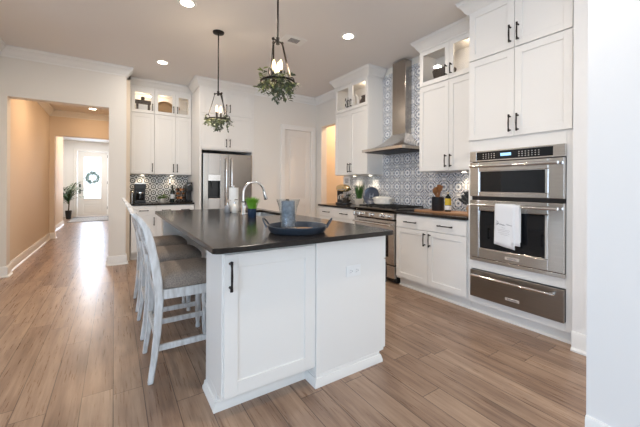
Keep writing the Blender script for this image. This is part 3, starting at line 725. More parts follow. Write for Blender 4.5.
# outlet on the island end
t = thing('outlet', 'white horizontal outlet plate on the near end panel of the island', 'outlet', (1.315, 1.61, .665))
FOu = frame((1.315, 1.61, .665), (1, 0, 0), (0, -1, 0))
pt = MB(FOu).box(-.058, .058, -.036, .036, 0, .006).build('plate', TRIM, t, bevel=.002)
for s in (-1, 1):
    rc = MB(FOu).box(s * .024 - .016, s * .024 + .016, -.017, .017, .006, .009).build('receptacle', TRIM, t, bevel=.003)
    b = MB(FOu); b.box(s * .024 - .007, s * .024 + .001, -.009, -.006, .009, .0094); b.box(s * .024 - .007, s * .024 + .001, .006, .009, .009, .0094); b.cyl((s * .024 + .009, 0, .009), (s * .024 + .009, 0, .0094), .0035, .0035, 8); b.build('slot', GREYINK, rc)

# ================================================================== counter stools
def make_stool(label):
    t = thing('counter_stool', label, 'stool', (0, 0, 0), 'white counter stools along the island')
    prof = [(-.225, .0), (-.205, .14), (-.188, .30), (-.178, .50), (-.186, .62), (-.203, .74), (-.226, .86), (-.250, .95), (-.288, 1.015), (-.325, 1.05)]
    th = [.030, .036, .042, .050, .052, .050, .047, .044, .036, .026]
    for s in (-1, 1):
        b = MB(); rs = []
        for (x, z), h in zip(prof, th):
            y = s * (.213 - .012 * max(0, z - .6)); hh = .019
            rs.append([(x - h / 2, y - hh, z), (x + h / 2, y - hh, z), (x + h / 2, y + hh, z), (x - h / 2, y + hh, z)])
        b.rings(rs); b.build('leg', CHAIRW, t, bevel=.006, smooth=True)
    lat = [(.017, 0), (.021, .015), (.014, .04), (.020, .07), (.024, .16), (.021, .26), (.028, .33), (.022, .38), (.030, .42), (.030, .45)]
    for s in (-1, 1):
        b = MB(); b.lathe(lat, .195, s * .205, 14); b.box(.168, .222, s * .205 - .027, s * .205 + .027, .44, .565); b.build('leg', CHAIRW, t, smooth=True)
    b = MB()
    for s in (-1, 1): b.rings([[(x, s * .213 - .012, z0), (x, s * .213 + .012, z0), (x, s * .213 + .012, z1), (x, s * .213 - .012, z1)] for x, z0, z1 in ((-.175, .505, .565), (.17, .50, .565))])
    b.box(.182, .208, -.18, .18, .495, .565); b.box(-.195, -.165, -.195, .195, .505, .565)
    b.build('seat_frame', CHAIRW, t, bevel=.004)
    for s in (-1, 1):
        b = MB(); b.box(-.19, .18, s * .207 - .011, s * .207 + .011, .185, .222); b.build('stretcher', CHAIRW, t, bevel=.004)
    MB().box(.182, .208, -.186, .186, .27, .31).build('stretcher', CHAIRW, t, bevel=.004)
    MB().box(-.206, -.182, -.196, .196, .27, .305).build('stretcher', CHAIRW, t, bevel=.004)
    b = MB(); rs = []; n = 28
    def outline(k, sc):
        a = 2 * PI * k / n; c, s_ = math.cos(a), math.sin(a)
        f = lambda v: math.copysign(abs(v) ** .42, v)
        return (.022 + .222 * sc * f(c), .232 * sc * f(s_) * (1 - .02 * c))
    for z, sc in ((.566, .95), (.575, .99), (.60, 1.0), (.622, .985), (.64, .93), (.655, .78), (.664, .5), (.667, .15)):
        rs.append([(*outline(k, sc), z) for k in range(n)])
    b.rings(rs); b.build('seat', SEAT, t, smooth=True)
    # back: arched crest, lower rail, crossed slats
    def xz(z):
        for (x0, z0), (x1, z1) in zip(prof, prof[1:]):
            if z0 <= z <= z1: return x0 + (x1 - x0) * (z - z0) / (z1 - z0)
        return prof[-1][0]
    b = MB(); rs = []
    for k in range(17):
        f = k / 16; y = -.205 + .41 * f; zt = 1.045 + .045 * math.sin(PI * f) ** 1.5; zb = .95 + .035 * math.sin(PI * f); bow = -.018 * math.sin(PI * f)
        rs.append([(xz(zb) - .014 + bow, y, zb), (xz(zb) + .014 + bow, y, zb), (xz(min(zt, 1.045)) + .012 + bow, y, zt), (xz(min(zt, 1.045)) - .014 + bow, y, zt)])
    b.rings(rs); b.build('crest_rail', CHAIRW, t, bevel=.006, smooth=True)
    b = MB(); b.box(xz(.70) - .012, xz(.70) + .012, -.196, .196, .685, .73); b.build('back_rail', CHAIRW, t, bevel=.004)
    for s in (-1, 1):
        b = MB(); pts = []
        for k in range(13): f = k / 12; z = .725 + .24 * f; pts.append((xz(z) - .004 - .010 * math.sin(PI * f) + s * .006, s * (-.185 + .37 * (f + .10 * math.sin(2 * PI * f))), z))
        b.tube(pts, .015, 8, flat=(1, .55)); b.build('slat', CHAIRW, t, smooth=True)
    return t
p = make_stool('white distressed counter stool nearest the camera, in front of its row')
sl = ['', 'white distressed counter stool in the middle of the row at the island', 'white distressed counter stool farthest from the camera, nearest the coffee station']
for i, y in enumerate((2.40, 3.06, 3.72)):
    o = p if i == 0 else copy_tree(p)
    o.location = (.415, y, 0)
    if i: o['label'] = sl[i]

# ================================================================== pendants and garlands
def make_pendant(label):
    t = thing('pendant_light', label, 'pendant light', (0, 0, 0), 'iron pendant lights over the island')
    MB().lathe([(.004, -.025), (.03, -.025), (.062, -.016), (.066, -.004), (.066, 0)], 0, 0, 24).build('canopy', BRONZE, t, smooth=True)
    MB().cyl((0, 0, -.02), (0, 0, -.71), .0075, .0075, 10).build('rod', BRONZE, t, smooth=True)
    b = MB(); b.cyl((0, 0, -.70), (0, 0, -.75), .014, .014, 12); b.tube([(-.048, 0, -.725), (.048, 0, -.725)], .006, 8)
    b.tube([(0, 0, -.725), (.0, .045, -.725)], .006, 8)
    for p_ in ((-.048, 0), (.048, 0), (0, .045)): b.ball((p_[0], p_[1], -.725), .012, n=10, m=6)
    b.build('hub', BRONZE, t, smooth=True)
    R_ = .125; zr = -1.035
    ang = (math.radians(200), math.radians(-15), math.radians(60))
    for a, (hx_, hy_) in zip(ang, ((-.048, 0), (.048, 0), (0, .045))):
        b = MB(); e = (R_ * math.cos(a), R_ * math.sin(a))
        b.tube([(hx_, hy_, -.725), (hx_ * .6 + e[0] * .4, hy_ * .6 + e[1] * .4, -.85), (e[0] * .95, e[1] * .95, -.985)], .0085 if a != ang[0] else .005, 6, flat=(1.0, .5))
        cx_, cz_ = e[0], -.985
        b.tube([(e[0] * (1 + .2 * math.cos(k * PI / 6)), e[1] * (1 + .2 * math.cos(k * PI / 6)), -1.0 + .03 * math.sin(k * PI / 6)) for k in range(12)], .0045, 6, loop=True)
        b.build('arm', BRONZE, t, smooth=True)
    b = MB(); b.tube([(R_ * math.cos(k * PI / 16), R_ * math.sin(k * PI / 16), zr) for k in range(32)], .008, 8, loop=True)
    b.build('ring', BRONZE, t, smooth=True)
    b = MB()
    for a in ang: b.tube([(0, 0, zr), (R_ * math.cos(a), R_ * math.sin(a), zr)], .005, 6)
    b.cyl((0, 0, zr - .02), (0, 0, zr + .02), .012, .012, 10); b.build('cross_bar', BRONZE, t, smooth=True)
    for k in range(3):
        a = math.radians(35 + 120 * k); x, y = .030 * math.cos(a), .030 * math.sin(a)
        b = MB(); b.cyl((x, y, zr), (x, y, zr + .012), .02, .018, 14); b.cyl((x, y, zr + .012), (x, y, zr + .085), .0115, .0115, 12); sk = b.build('socket', BRONZE, t, smooth=True)
        MB().lathe([(.006, zr + .085), (.012, zr + .10), (.015, zr + .118), (.012, zr + .14), (.006, zr + .158), (.002, zr + .166)], x, y, 12).build('bulb', L_BULB, sk, smooth=True)
    return t
def garland(loc, label, seed):
    rnd = random.Random(seed)
    t = thing('eucalyptus_garland', label, 'garland', loc, 'eucalyptus garlands on the pendant lights')
    L1, L2, S = MB(), MB(), MB()
    for k in range(38):
        a = 2 * PI * k / 38 + rnd.uniform(-.1, .1); r0 = .112 + rnd.uniform(-.03, .015); z0 = -1.04 + rnd.uniform(-.015, .02)
        out = Vector((math.cos(a), math.sin(a), 0)); tg = Vector((-math.sin(a), math.cos(a), 0))
        d = (out * rnd.uniform(-.7, .55) + tg * rnd.uniform(-1, 1) + Vector((0, 0, rnd.uniform(-.8, .6)))).normalized()
        ln = rnd.uniform(.05, .09); p0 = Vector((r0 * math.cos(a), r0 * math.sin(a), z0)); p1 = p0 + d * ln; p1.z -= .015
        S.tube([p0, (p0 + p1) / 2 + Vector((0, 0, .006)), p1], .0016, 4)
        for j in range(9):
            f = .1 + .9 * j / 8; q = p0.lerp(p1, f); sd = d.cross(Vector((0, 0, 1))).normalized() * (1 if j % 2 else -1)
            dv = (sd + d * rnd.uniform(.2, .9) + Vector((rnd.uniform(-.4, .4), rnd.uniform(-.4, .4), rnd.uniform(-.5, .4)))).normalized()
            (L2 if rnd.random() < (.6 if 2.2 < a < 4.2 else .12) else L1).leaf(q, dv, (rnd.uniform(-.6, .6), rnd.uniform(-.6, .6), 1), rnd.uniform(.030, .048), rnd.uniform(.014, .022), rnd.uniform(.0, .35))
    for k in range(9):                                             # trailing sprigs under the ring
        a = rnd.uniform(0, 2 * PI); r0 = rnd.uniform(.01, .09); p0 = Vector((r0 * math.cos(a), r0 * math.sin(a), -1.055)); p1 = p0 + Vector((rnd.uniform(-.04, .04), rnd.uniform(-.04, .04), -rnd.uniform(.06, .12)))
        S.tube([p0, p1], .0015, 4)
        for j in range(9):
            q = p0.lerp(p1, j / 8); dv = Vector((rnd.uniform(-1, 1), rnd.uniform(-1, 1), rnd.uniform(-.8, .2)))
            L1.leaf(q, dv, (0, .3, 1), rnd.uniform(.03, .045), rnd.uniform(.014, .02), .2)
    base = Vector(loc)
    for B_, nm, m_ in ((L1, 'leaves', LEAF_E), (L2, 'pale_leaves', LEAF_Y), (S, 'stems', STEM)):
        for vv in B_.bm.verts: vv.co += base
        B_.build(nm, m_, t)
    return t, rnd
p = make_pendant('dark iron pendant with candle bulbs, nearer one above the island')
q = copy_tree(p); q['label'] = 'dark iron pendant with candle bulbs, farther one in front of the fridge'
for o, y, r in ((p, 2.16, .35), (q, 3.78, -.9)):
    o.location = (1.025, y, CZ); o.rotation_euler = (0, 0, r)
    lamp('bulb_light', 'POINT', (1.025, y, CZ - .93), 12, WARM, None, .04)
garland((1.025, 2.16, CZ), 'eucalyptus garland wound on the ring of the nearer pendant', 5)
garland((1.025, 3.78, CZ), 'eucalyptus garland wound on the ring of the farther pendant', 11)

# ================================================================== ceiling lights, vent
def downlight(x, y, z, label, e, col=(1, .89, .77)):
    t = thing('recessed_light', label, 'ceiling light', (x, y, z), 'recessed ceiling lights')
    MB().lathe([(.062, z - .004), (.085, z - .006), (.092, z - .001), (.092, z)], x, y, 32, caps=False).build('trim_ring', TRIM, t, smooth=True)
    MB().lathe([(.064, z - .004), (.064, z - .001)], x, y, 24).build('diffuser', L_DOWN, t)
    lamp('recessed_lamp', 'AREA', (x, y, z - .012), e, col, t, .115)
downlight(.589, 5.17, CZ, 'round recessed light glowing above the coffee station', 6.5)
downlight(2.363, 3.01, CZ, 'round recessed light glowing above the range', 7)
downlight(1.35, 1.0, CZ, 'added unseen fill light above the walkway in front of the wall oven', 12)  # added out of view to brighten the oven cabinets and right floor
downlight(-.95, 3.25, CZ, 'added unseen fill light over the walkway beside the hall opening', 9)  # added out of view to lift the header and pillar
downlight(.60, 3.35, CZ, 'round recessed light above the counter stools', 11)
downlight(-.405, 8.6, 2.9, 'round recessed light in the hall ceiling behind the opening', 3, WARM2)
downlight(-.405, 6.7, 2.9, 'round recessed light in the hall near the kitchen', 11, WARM2)
downlight(-.6, 11.5, 2.9, 'round recessed light in the foyer ceiling', 13, WARM2)
downlight(-.7, 13.7, 2.9, 'added unseen fill light over the rug in the foyer', 22, (1, .97, .93))  # added out of view to whiten the front door wall
downlight(4.3, 5.0, CZ, 'round recessed light in the room behind the side opening', 18, WARM2)
t = thing('ceiling_vent', 'square white air vent with dark centre grille in the ceiling', 'vent', (1.86, 3.47, CZ))
b = MB(); b.box(1.71, 2.01, 3.37, 3.57, CZ - .006, CZ); b.build('frame', TRIM, t, bevel=.002)
MB().box(1.80, 1.93, 3.42, 3.52, CZ - .008, CZ - .006).build('grille', mat('vent_shadow_grey', (.09, .085, .08, 1), .6), t)
b = MB()
for k in range(6): b.box(1.80, 1.93, 3.423 + k * .017, 3.429 + k * .017, CZ - .012, CZ - .008)
b.build('slat', mat('vent_slat_grey', (.45, .43, .42, 1), .5), t)
def under_light(x, y, z, label, e):
    t = thing('under_cabinet_light', label, 'light', (x, y, z), 'puck lights under the wall cabinets')
    MB().lathe([(.03, z - .012), (.033, z - .01), (.033, z)], x, y, 16).build('light_case', TRIM, t, smooth=True)
    MB().lathe([(.026, z - .0135), (.026, z - .012)], x, y, 16).build('diffuser', L_PUCK, t)
    lamp('under_cabinet_lamp', 'SPOT', (x, y, z - .02), e, WARM, t, .02, math.radians(125))
under_light(3.43, 2.17, 1.40, 'puck light under the cabinet right of the range hood', 3)
under_light(3.43, 3.78, 1.40, 'puck light under the left cabinet, beside the range hood', 3)
under_light(3.43, 4.18, 1.40, 'puck light under the left cabinet, above the mixer', 3)
under_light(.42, 6.47, 1.41, 'puck light under the nook cabinet above the coffee maker', 1.6)
under_light(.90, 6.47, 1.41, 'puck light under the nook cabinet beside the fridge', 1.6)

# ================================================================== things on the island
t = thing('tray', 'round dark galvanised tray with two loop handles on the island', 'tray', (1.02, 1.835, .914))
cx, cy, R_ = 1.02, 1.835, .185
MB().lathe([(.01, .917), (R_ - .015, .917), (R_ - .004, .93), (R_ + .004, .958), (R_ + .008, .961), (R_ + .010, .958), (R_ + .002, .928), (R_ - .01, .9155), (.01, .9155)], cx, cy, 48, caps=False).build('rim', ZINC, t, smooth=True)
MB().lathe([(.01, .918), (R_ - .014, .918), (R_ - .012, .9222), (.01, .9222)], cx, cy, 40).build('wood_base', TRAYWOOD, t)
for s in (-1, 1):
    b = MB(); dx, dy = math.cos(math.radians(-33)) * s, math.sin(math.radians(-33)) * s; px_, py_ = -dy, dx; pts = []
    for k in range(13):
        a = PI * k / 12; wv = math.cos(a) * .055; h = math.sin(a)
        pts.append((cx + dx * (R_ + .008 + .035 * h) + px_ * wv, cy + dy * (R_ + .008 + .035 * h) + py_ * wv, .948 + .055 * h))
    b.tube(pts, .0055, 8, flat=(1, 1)); b.build('handle', ZINC, t, smooth=True)
b = MB()
for k in range(4): a = PI / 4 + k * PI / 2; b.ball((cx + .15 * math.cos(a), cy + .15 * math.sin(a), .9148), .004, .004, .0012, 8, 4)
t2 = thing('hurricane_vase', 'clear flared glass hurricane vase standing in the tray', 'vase', (1.003, 1.936, .9225)); zb = .9225
vx, vy = 1.003, 1.936
MB().lathe([(.005, zb), (.060, zb), (.064, zb + .006), (.055, zb + .03), (.055, zb + .10), (.064, zb + .15), (.082, zb + .203), (.0805, zb + .203), (.0625, zb + .15), (.0535, zb + .10), (.053, zb + .032), (.05, zb + .012), (.005, zb + .010)], vx, vy, 36, caps=False).build('glass_body', glass('vase_glass', (.93, .95, .96, 1), 1.5), t2, smooth=True)
t3 = thing('candle', 'thick grey blue pillar candle inside the glass vase', 'candle', (vx, vy, zb + .0135))
MB().lathe([(.001, zb + .0135), (.044, zb + .0135), (.046, zb + .018), (.046, zb + .188), (.043, zb + .192), (.034, zb + .190), (.001, zb + .189)], vx, vy, 32).build('wax', CANDLE, t3, smooth=True)
b = MB(); b.tube([(vx, vy, zb + .188), (vx, vy, zb + .205)], .0022, 6); b.build('wick', STEM, t3)

def grass_pot(name, label, x, y, z, pw, ph, gh, pm, gm, n, spread, square=False, seed=1, cat='plant'):
    t = thing(name, label, cat, (x, y, z)); rnd = random.Random(seed)
    if square:
        b = MB(); b.rings([[(x + sx * w_, y + sy * w_, zz) for sx, sy in ((-1, -1), (1, -1), (1, 1), (-1, 1))] for w_, zz in ((pw * .42, z), (pw * .5, z + ph), (pw * .44, z + ph), (pw * .42, z + ph - .012))]); b.build('pot', pm, t, bevel=.003)
    else:
        MB().lathe([(.005, z), (pw * .44, z), (pw * .47, z + .01), (pw * .5, z + ph), (pw * .46, z + ph), (pw * .45, z + ph - .012), (.005, z + ph - .012)], x, y, 24).build('pot', pm, t, smooth=True)
    b = MB()
    for k in range(n):
        a = rnd.uniform(0, 2 * PI); r0 = rnd.uniform(0, pw * .38); p0 = Vector((x + r0 * math.cos(a), y + r0 * math.sin(a), z + ph - .012))
        d = Vector((math.cos(a) * spread * rnd.uniform(.1, 1), math.sin(a) * spread * rnd.uniform(.1, 1), 1)).normalized()
        h = gh * rnd.uniform(.7, 1.05); s_ = Vector((-math.sin(a + rnd.uniform(-1, 1)), math.cos(a), 0)) * (.0035 if gh < .2 else .006)
        p1 = p0 + d * h * .6; p2 = p0 + d * h + Vector((math.cos(a), math.sin(a), -.25)) * h * .12
        v = [b.v(q) for q in (p0 - s_, p0 + s_, p1 + s_, p1 - s_, p2)]
        b.bm.faces.new((v[0], v[1], v[2], v[3])); b.bm.faces.new((v[3], v[2], v[4]))
    b.build('foliage', gm, t)
    return t
grass_pot('potted_grass', 'bright green grass in a navy pot on the island by the faucet', 1.112, 2.90, .914, .088, .085, .135, NAVY, LEAF_G, 200, .42, seed=3)
# paper towel roll and soap
t = thing('paper_towel_roll', 'white paper towel roll on a chrome stand beside the faucet', 'paper towel', (1.165, 3.62, .914))
x, y = 1.165, 3.62
MB().lathe([(.005, .915), (.075, .915), (.075, .922), (.06, .927), (.005, .927)], x, y, 28).build('stand', CHROME, t, smooth=True)
MB().lathe([(.018, .928), (.054, .928), (.054, 1.195), (.018, 1.195)], x, y, 32, caps=False).build('paper', PAPER, t, smooth=True)
b = MB(); b.cyl((x, y, .926), (x, y, 1.205), .006, .006, 10); b.ball((x, y, 1.212), .012, n=10, m=6); b.build('pole', CHROME, t, smooth=True)
def soap(x, y, label, m, h=.10):
    t = thing('soap_dispenser', label, 'soap dispenser', (x, y, .914), 'soap dispensers by the faucet')
    z = .9142
    MB().lathe([(.004, z), (.030, z), (.033, z + .008), (.033, z + h * .7), (.024, z + h * .9), (.013, z + h)], x, y, 20).build('bottle', m, t, smooth=True)
    b = MB(); b.cyl((x, y, z + h - .002), (x, y, z + h + .018), .013, .013, 12); b.cyl((x, y, z + h + .018), (x, y, z + h + .045), .004, .004, 8); b.tube([(x, y, z + h + .045), (x + .006, y, z + h + .05), (x + .036, y - .01, z + h + .046)], [.008, .006, .0045], 8); b.build('pump', CHROME, t, smooth=True)
soap(1.125, 3.46, 'white soap dispenser with chrome pump in front of the paper towels', ENAMEL)
soap(1.075, 3.56, 'clear grey soap dispenser left of the paper towels', mat('smoky_soap', (.28, .30, .33, 1), .15), .085)

# ================================================================== things by the range
zc = .9142
b_ = [(3.09, 2.70), (3.42, 2.70), (3.42, 1.86), (3.09, 1.86)]
t = thing('cutting_board', 'long wooden cutting board under the crock and bottle', 'cutting board', (3.24, 2.24, zc))
b = MB(); b.prism(rr(3.08, 3.38, 1.88, 2.62, .03), 'z', zc, zc + .018); b.build('board', BOARD, t, bevel=.003)
b = MB(); b.prism(rr(3.20, 3.26, 2.615, 2.70, .02), 'z', zc + .002, zc + .016); b.build('board_handle', BOARD, t, bevel=.003)
zb = zc + .0185
t = thing('utensil_crock', 'black ribbed crock on the cutting board beside the range', 'crock', (3.22, 2.37, zb))
MB().lathe([(.004, zb), (.066, zb), (.07, zb + .006), (.07, zb + .155), (.073, zb + .162), (.066, zb + .162), (.064, zb + .01), (.004, zb + .01)], 3.22, 2.37, 28).build('pot', mat('black_crock_glaze', (.018, .02, .024, 1), .35), t, smooth=True)
rnd = random.Random(2)
ut = ['wooden spoon leaning left in the black crock', 'wooden spoon leaning far left in the black crock', 'wooden spatula standing in the middle of the black crock', 'wooden turner leaning right in the black crock', 'wooden spoon leaning back in the black crock', 'wooden paddle highest in the black crock']
for k, (dx, dy, l, kind) in enumerate(((-.02, .045, .255, 0), (.01, .055, .24, 0), (-.03, .005, .262, 1), (0, -.045, .285, 1), (.035, .015, .262, 0), (-.012, -.025, .29, 1))):
    p0 = Vector((3.22 - dx * .4, 2.37 - dy * .4, zb + .014)); d = Vector((dx * 1.4, dy * 1.4, l)).normalized(); p1 = p0 + d * l
    t = thing('wooden_utensil', ut[k], 'spoon', p0, 'wooden utensils in the black crock')
    b = MB(); b.tube([p0, p0 + d * (l - .07)], [.006, .008], 8); b.build('handle', OLIVE, t, smooth=True)
    b = MB(); c = p0 + d * (l - .035)
    if kind == 0: b.tube([c - d * .04, c - d * .02, c, c + d * .022, c + d * .036], [.008, .025, .035, .029, .008], 12, flat=(.45, 1))
    else: b.tube([c - d * .04, c - d * .02, c + d * .02, c + d * .04], [.010, .028, .037, .034], 8, flat=(.3, 1))
    b.build('head', OLIVE, t, smooth=True)
t = thing('oil_bottle', 'oil bottle with a yellow label on the cutting board', 'bottle', (3.20, 2.22, zb))
MB().lathe([(.004, zb), (.033, zb), (.034, zb + .005), (.034, zb + .15), (.028, zb + .17), (.013, zb + .185), (.012, zb + .21)], 3.20, 2.22, 22).build('bottle_glass', BOTTLEG, t, smooth=True)
MB().lathe([(.0345, zb + .075), (.0345, zb + .15)], 3.20, 2.22, 22, caps=False).build('yellow_label', YELLOW, t, smooth=True)
MB().lathe([(.0345, zb + .02), (.0345, zb + .07)], 3.20, 2.22, 22, caps=False).build('white_label', PAPER, t, smooth=True)
MB().lathe([(.014, zb + .20), (.014, zb + .222), (.004, zb + .223)], 3.20, 2.22, 14).build('cap', mat('cream_cap', (.7, .62, .45, 1), .5), t, smooth=True)
# knife block with knives fanned toward the camera side
t = thing('knife_block', 'wooden knife block at the end of the counter by the oven', 'knife block', (3.25, 1.95, zb))
Fk = Matrix.Translation((3.25, 1.925, zb)) @ Matrix.Rotation(math.radians(0), 4, 'Z')
b = MB(Fk); b.prism([(-.045, .0), (.055, .0), (.055, .10), (.02, .165), (-.05, .085)], 'x', -.055, .055) if False else b.rings([[(x, y, z) for y, z in ((-.05, 0), (.055, 0), (.075, .055), (-.005, .15), (-.05, .11))] for x in (-.055, .055)])
b.build('block', mat('pale_block_wood', (.42, .26, .14, 1), .45), t, bevel=.003)
kk = ['top left', 'top centre', 'top right', 'middle left', 'middle right', 'low left', 'low right']
for k, (x, s) in enumerate(((-.04, .85), (-.012, .88), (.018, .9), (-.038, .55), (.005, .55), (-.038, .25), (.005, .25))):
    y0 = -.005 + (.08) * (1 - s); z0 = .15 - .095 * (1 - s)
    p0 = Fk @ Vector((x, y0, z0)); d = Vector((-.12 + x * .6, .62, .70 - (.9 - s) * .35)).normalized()
    kn = thing('kitchen_knife', 'black handled knife in the wooden block', 'knife', p0, 'black handled knives in the block')
    b = MB(); b.tube([p0 + d * .004, p0 + d * .02], .009, 8, flat=(.6, 1.2)); b.build('bolster', CHROME, kn, smooth=True)
    b = MB(); b.tube([p0 + d * .02, p0 + d * .06, p0 + d * .11, p0 + d * .125], [.010, .0105, .013, .009], 8, flat=(.7, 1.2)); b.build('handle', BLACKPL, kn, smooth=True)
# white casserole on the range
t = thing('casserole', 'oval white enamel casserole dish with lid on the range', 'casserole', (3.30, 3.37, .956))
z = .9562
MB().lathe([(.005, z), (.10, z), (.118, z + .012), (.125, z + .085), (.120, z + .085), (.113, z + .015), (.005, z + .012)], 3.30, 3.37, 36, sx=.85, sy=1.3).build('dish', ENAMEL, t, smooth=True)
b = MB(); b.lathe([(.127, z + .085), (.128, z + .094), (.10, z + .108), (.05, z + .116), (.004, z + .118)], 3.30, 3.37, 36, sx=.85, sy=1.3); b.build('lid', ENAMEL, t, smooth=True)
for s in (-1, 1):
    b = MB(); b.tube([(3.27, 3.37 + s * .155, z + .075), (3.275, 3.37 + s * .185, z + .08), (3.325, 3.37 + s * .185, z + .08), (3.33, 3.37 + s * .155, z + .075)], .009, 8, flat=(1.3, .7)); b.build('handle', ENAMEL, t, smooth=True)
# oval platter leaning on the tile, on the counter left of the range
t = thing('platter', 'oval slate blue platter leaning on the tile left of the range', 'platter', (3.45, 3.70, zc))
Mp = Matrix.Translation((3.40, 3.72, zc + .148)) @ Matrix.Rotation(math.radians(28), 4, 'Z') @ Matrix.Rotation(math.radians(12), 4, 'Y') @ Matrix.Rotation(-PI / 2, 4, 'Y')
b = MB(Mp)
b.rings([[(r * .145 * math.cos(2 * PI * j / 40), r * .130 * math.sin(2 * PI * j / 40), z) for j in range(40)] for r, z in ((.01, 0), (.7, 0), (1.0, .014), (1.0, .020), (.7, .008), (.01, .008))])
pl = b.build('dish', SLATE, t, smooth=True)
b = MB(Mp)
for (y0, y1, x0, x1) in ((-.030, -.022, -.04, .04), (.022, .030, -.04, .04), (-.022, .022, -.004, .004)): b.box(x0, x1, y0, y1, .0085, .0095)
b.build('painted_letter', mat('pale_blue_paint', (.30, .36, .45, 1), .5), t)
# tall grass in pale square pot
grass_pot('potted_plant', 'tall grass plant in a pale square pot beside the mixer', 3.36, 3.975, zc, .105, .10, .29, CERAM, LEAF_D, 90, .30, True, 8)
o = grass_pot
# stand mixer
t = thing('stand_mixer', 'chrome and gold stand mixer on the counter left of the range', 'mixer', (3.25, 4.24, zc))
Mm = Matrix.Translation((3.25, 4.25, zc)) @ Matrix.Rotation(math.radians(-95), 4, 'Z')
b = MB(Mm); b.prism(rr(-.16, .17, -.10, .10, .09), 'z', 0, .028); b.build('base', BLACKPL, t, bevel=.006)
b = MB(Mm); b.tube([(-.10, 0, .02), (-.115, 0, .12), (-.105, 0, .21)], [.055, .045, .055], 14, flat=(1, 1.1)); b.build('column', BLACKPL, t, smooth=True)
b = MB(Mm); b.tube([(-.17, 0, .262), (-.155, 0, .262), (-.08, 0, .268), (.06, 0, .268), (.13, 0, .262), (.155, 0, .258)], [.02, .058, .068, .064, .052, .025], 18); b.build('head', GOLD, t, smooth=True)
b = MB(Mm); b.cyl((.085, 0, .21), (.085, 0, .15), .016, .012, 12); b.tube([(.085, 0, .15), (.055, 0, .10), (.085, 0, .05), (.115, 0, .10), (.085, 0, .15)], .005, 6); b.build('beater', CHROME, t, smooth=True)
b = MB(Mm); b.lathe([(.03, .029), (.062, .030), (.085, .06), (.098, .12), (.104, .172), (.099, .172), (.093, .12), (.08, .064), (.03, .036)], .07, 0, 28); bw = b.build('bowl', CHROME, t, smooth=True)
b = MB(Mm); b.tube([(.07, -.098, .15), (.07, -.14, .145), (.07, -.145, .09), (.07, -.088, .07)], .007, 8); b.build('bowl_handle', CHROME, bw, smooth=True)
b = MB(Mm); b.tube([(-.09, 0, .248), (.13, 0, .25)], .0695, 18, flat=(1, .25)); b.build('trim_band', CHROME, t, smooth=True)
# printed sheet on the wall at the end of the counter
t = thing('wall_sheet', 'small white printed sheet on the wall behind the mixer', 'sign', (3.515, 4.66 - .1, 1.28))
FP = frame((3.517, 4.60, 0), (0, -1, 0), (-1, 0, 0))
MB(FP).box(.0, .19, 1.17, 1.385, 0, .004).build('sheet', PAPER, t)
b = MB(FP)
for k, (u0, u1) in enumerate(((.035, .155), (.035, .155), (.035, .155), (.05, .14), (.05, .15))): b.box(u0, u1, 1.343 - k * .017, 1.352 - k * .017, .004, .0045)
b.build('printed_lines', GREYINK, t)

# ================================================================== things in the glass cabinets (range wall)
zg = 2.4592
def dbowl(x, y, label, r, h, m):
    t = thing('bowl', label, 'bowl', (x, y, zg)); z = zg + .0002
    MB().lathe([(.004, z), (r * .5, z), (r * .85, z + h * .45), (r, z + h), (r * .96, z + h), (r * .8, z + h * .5), (r * .45, z + h * .12), (.004, z + h * .1)], x, y, 32).build('dish', m, t, smooth=True)
    MB().lathe([(r * .985, z + h * .97), (r * 1.01, z + h), (r * .985, z + h * 1.03), (r * .96, z + h)], x, y, 32, caps=False).build('rim', m, t, smooth=True)
dbowl(3.365, 2.395, 'dark wooden bowl behind glass right of the range hood', .138, .17, DARKWOOD)
z = zg + .0002
t = thing('letter_ornament', 'white letter D standing in the glass cabinet left of the hood', 'ornament', (3.27, 3.98, zg))
b = MB(); pts = [(3.26, 4.00, z + .016), (3.26, 4.00, z + .225), (3.26, 3.95, z + .225), (3.26, 3.905, z + .175), (3.26, 3.892, z + .11), (3.26, 3.905, z + .055), (3.26, 3.95, z + .016)]
b.tube(pts, .016, 8, loop=True); b.build('letter', TRIM, t, smooth=True)
t = thing('plaid_canister', 'black and white plaid canister beside the white letter', 'canister', (3.30, 4.165, zg))
b = MB(); b.box(3.25, 3.35, 4.11, 4.22, z, z + .235); b.build('box', TRIM, t, bevel=.002)
b = MB()
for k in range(5):
    for j in range(3):
        if (k + j) % 2 == 0: b.box(3.2485, 3.25, 4.112 + j * .036, 4.146 + j * .036, z + .003 + k * .046, z + .047 + k * .046)
b.build('checks', BLACKPL, t)
t = thing('storage_box', 'dark wooden box at the right of the left glass cabinet', 'box', (3.31, 3.71, zg))
b = MB(); b.box(3.25, 3.40, 3.63, 3.80, z, z + .165); b.build('box_body', DARKWOOD, t, bevel=.003); MB().box(3.246, 3.404, 3.626, 3.804, z + .165, z + .18).build('lid', DARKWOOD, t, bevel=.003)
b = MB(); b.ball((3.30, 3.848, z + .078), .038, .038, .078); tag(b.build('round_jar', mat('brown_jar_glaze', (.09, .06, .05, 1), .3), smooth=True), 'small round brown jar between the letter and the dark box', 'jar')

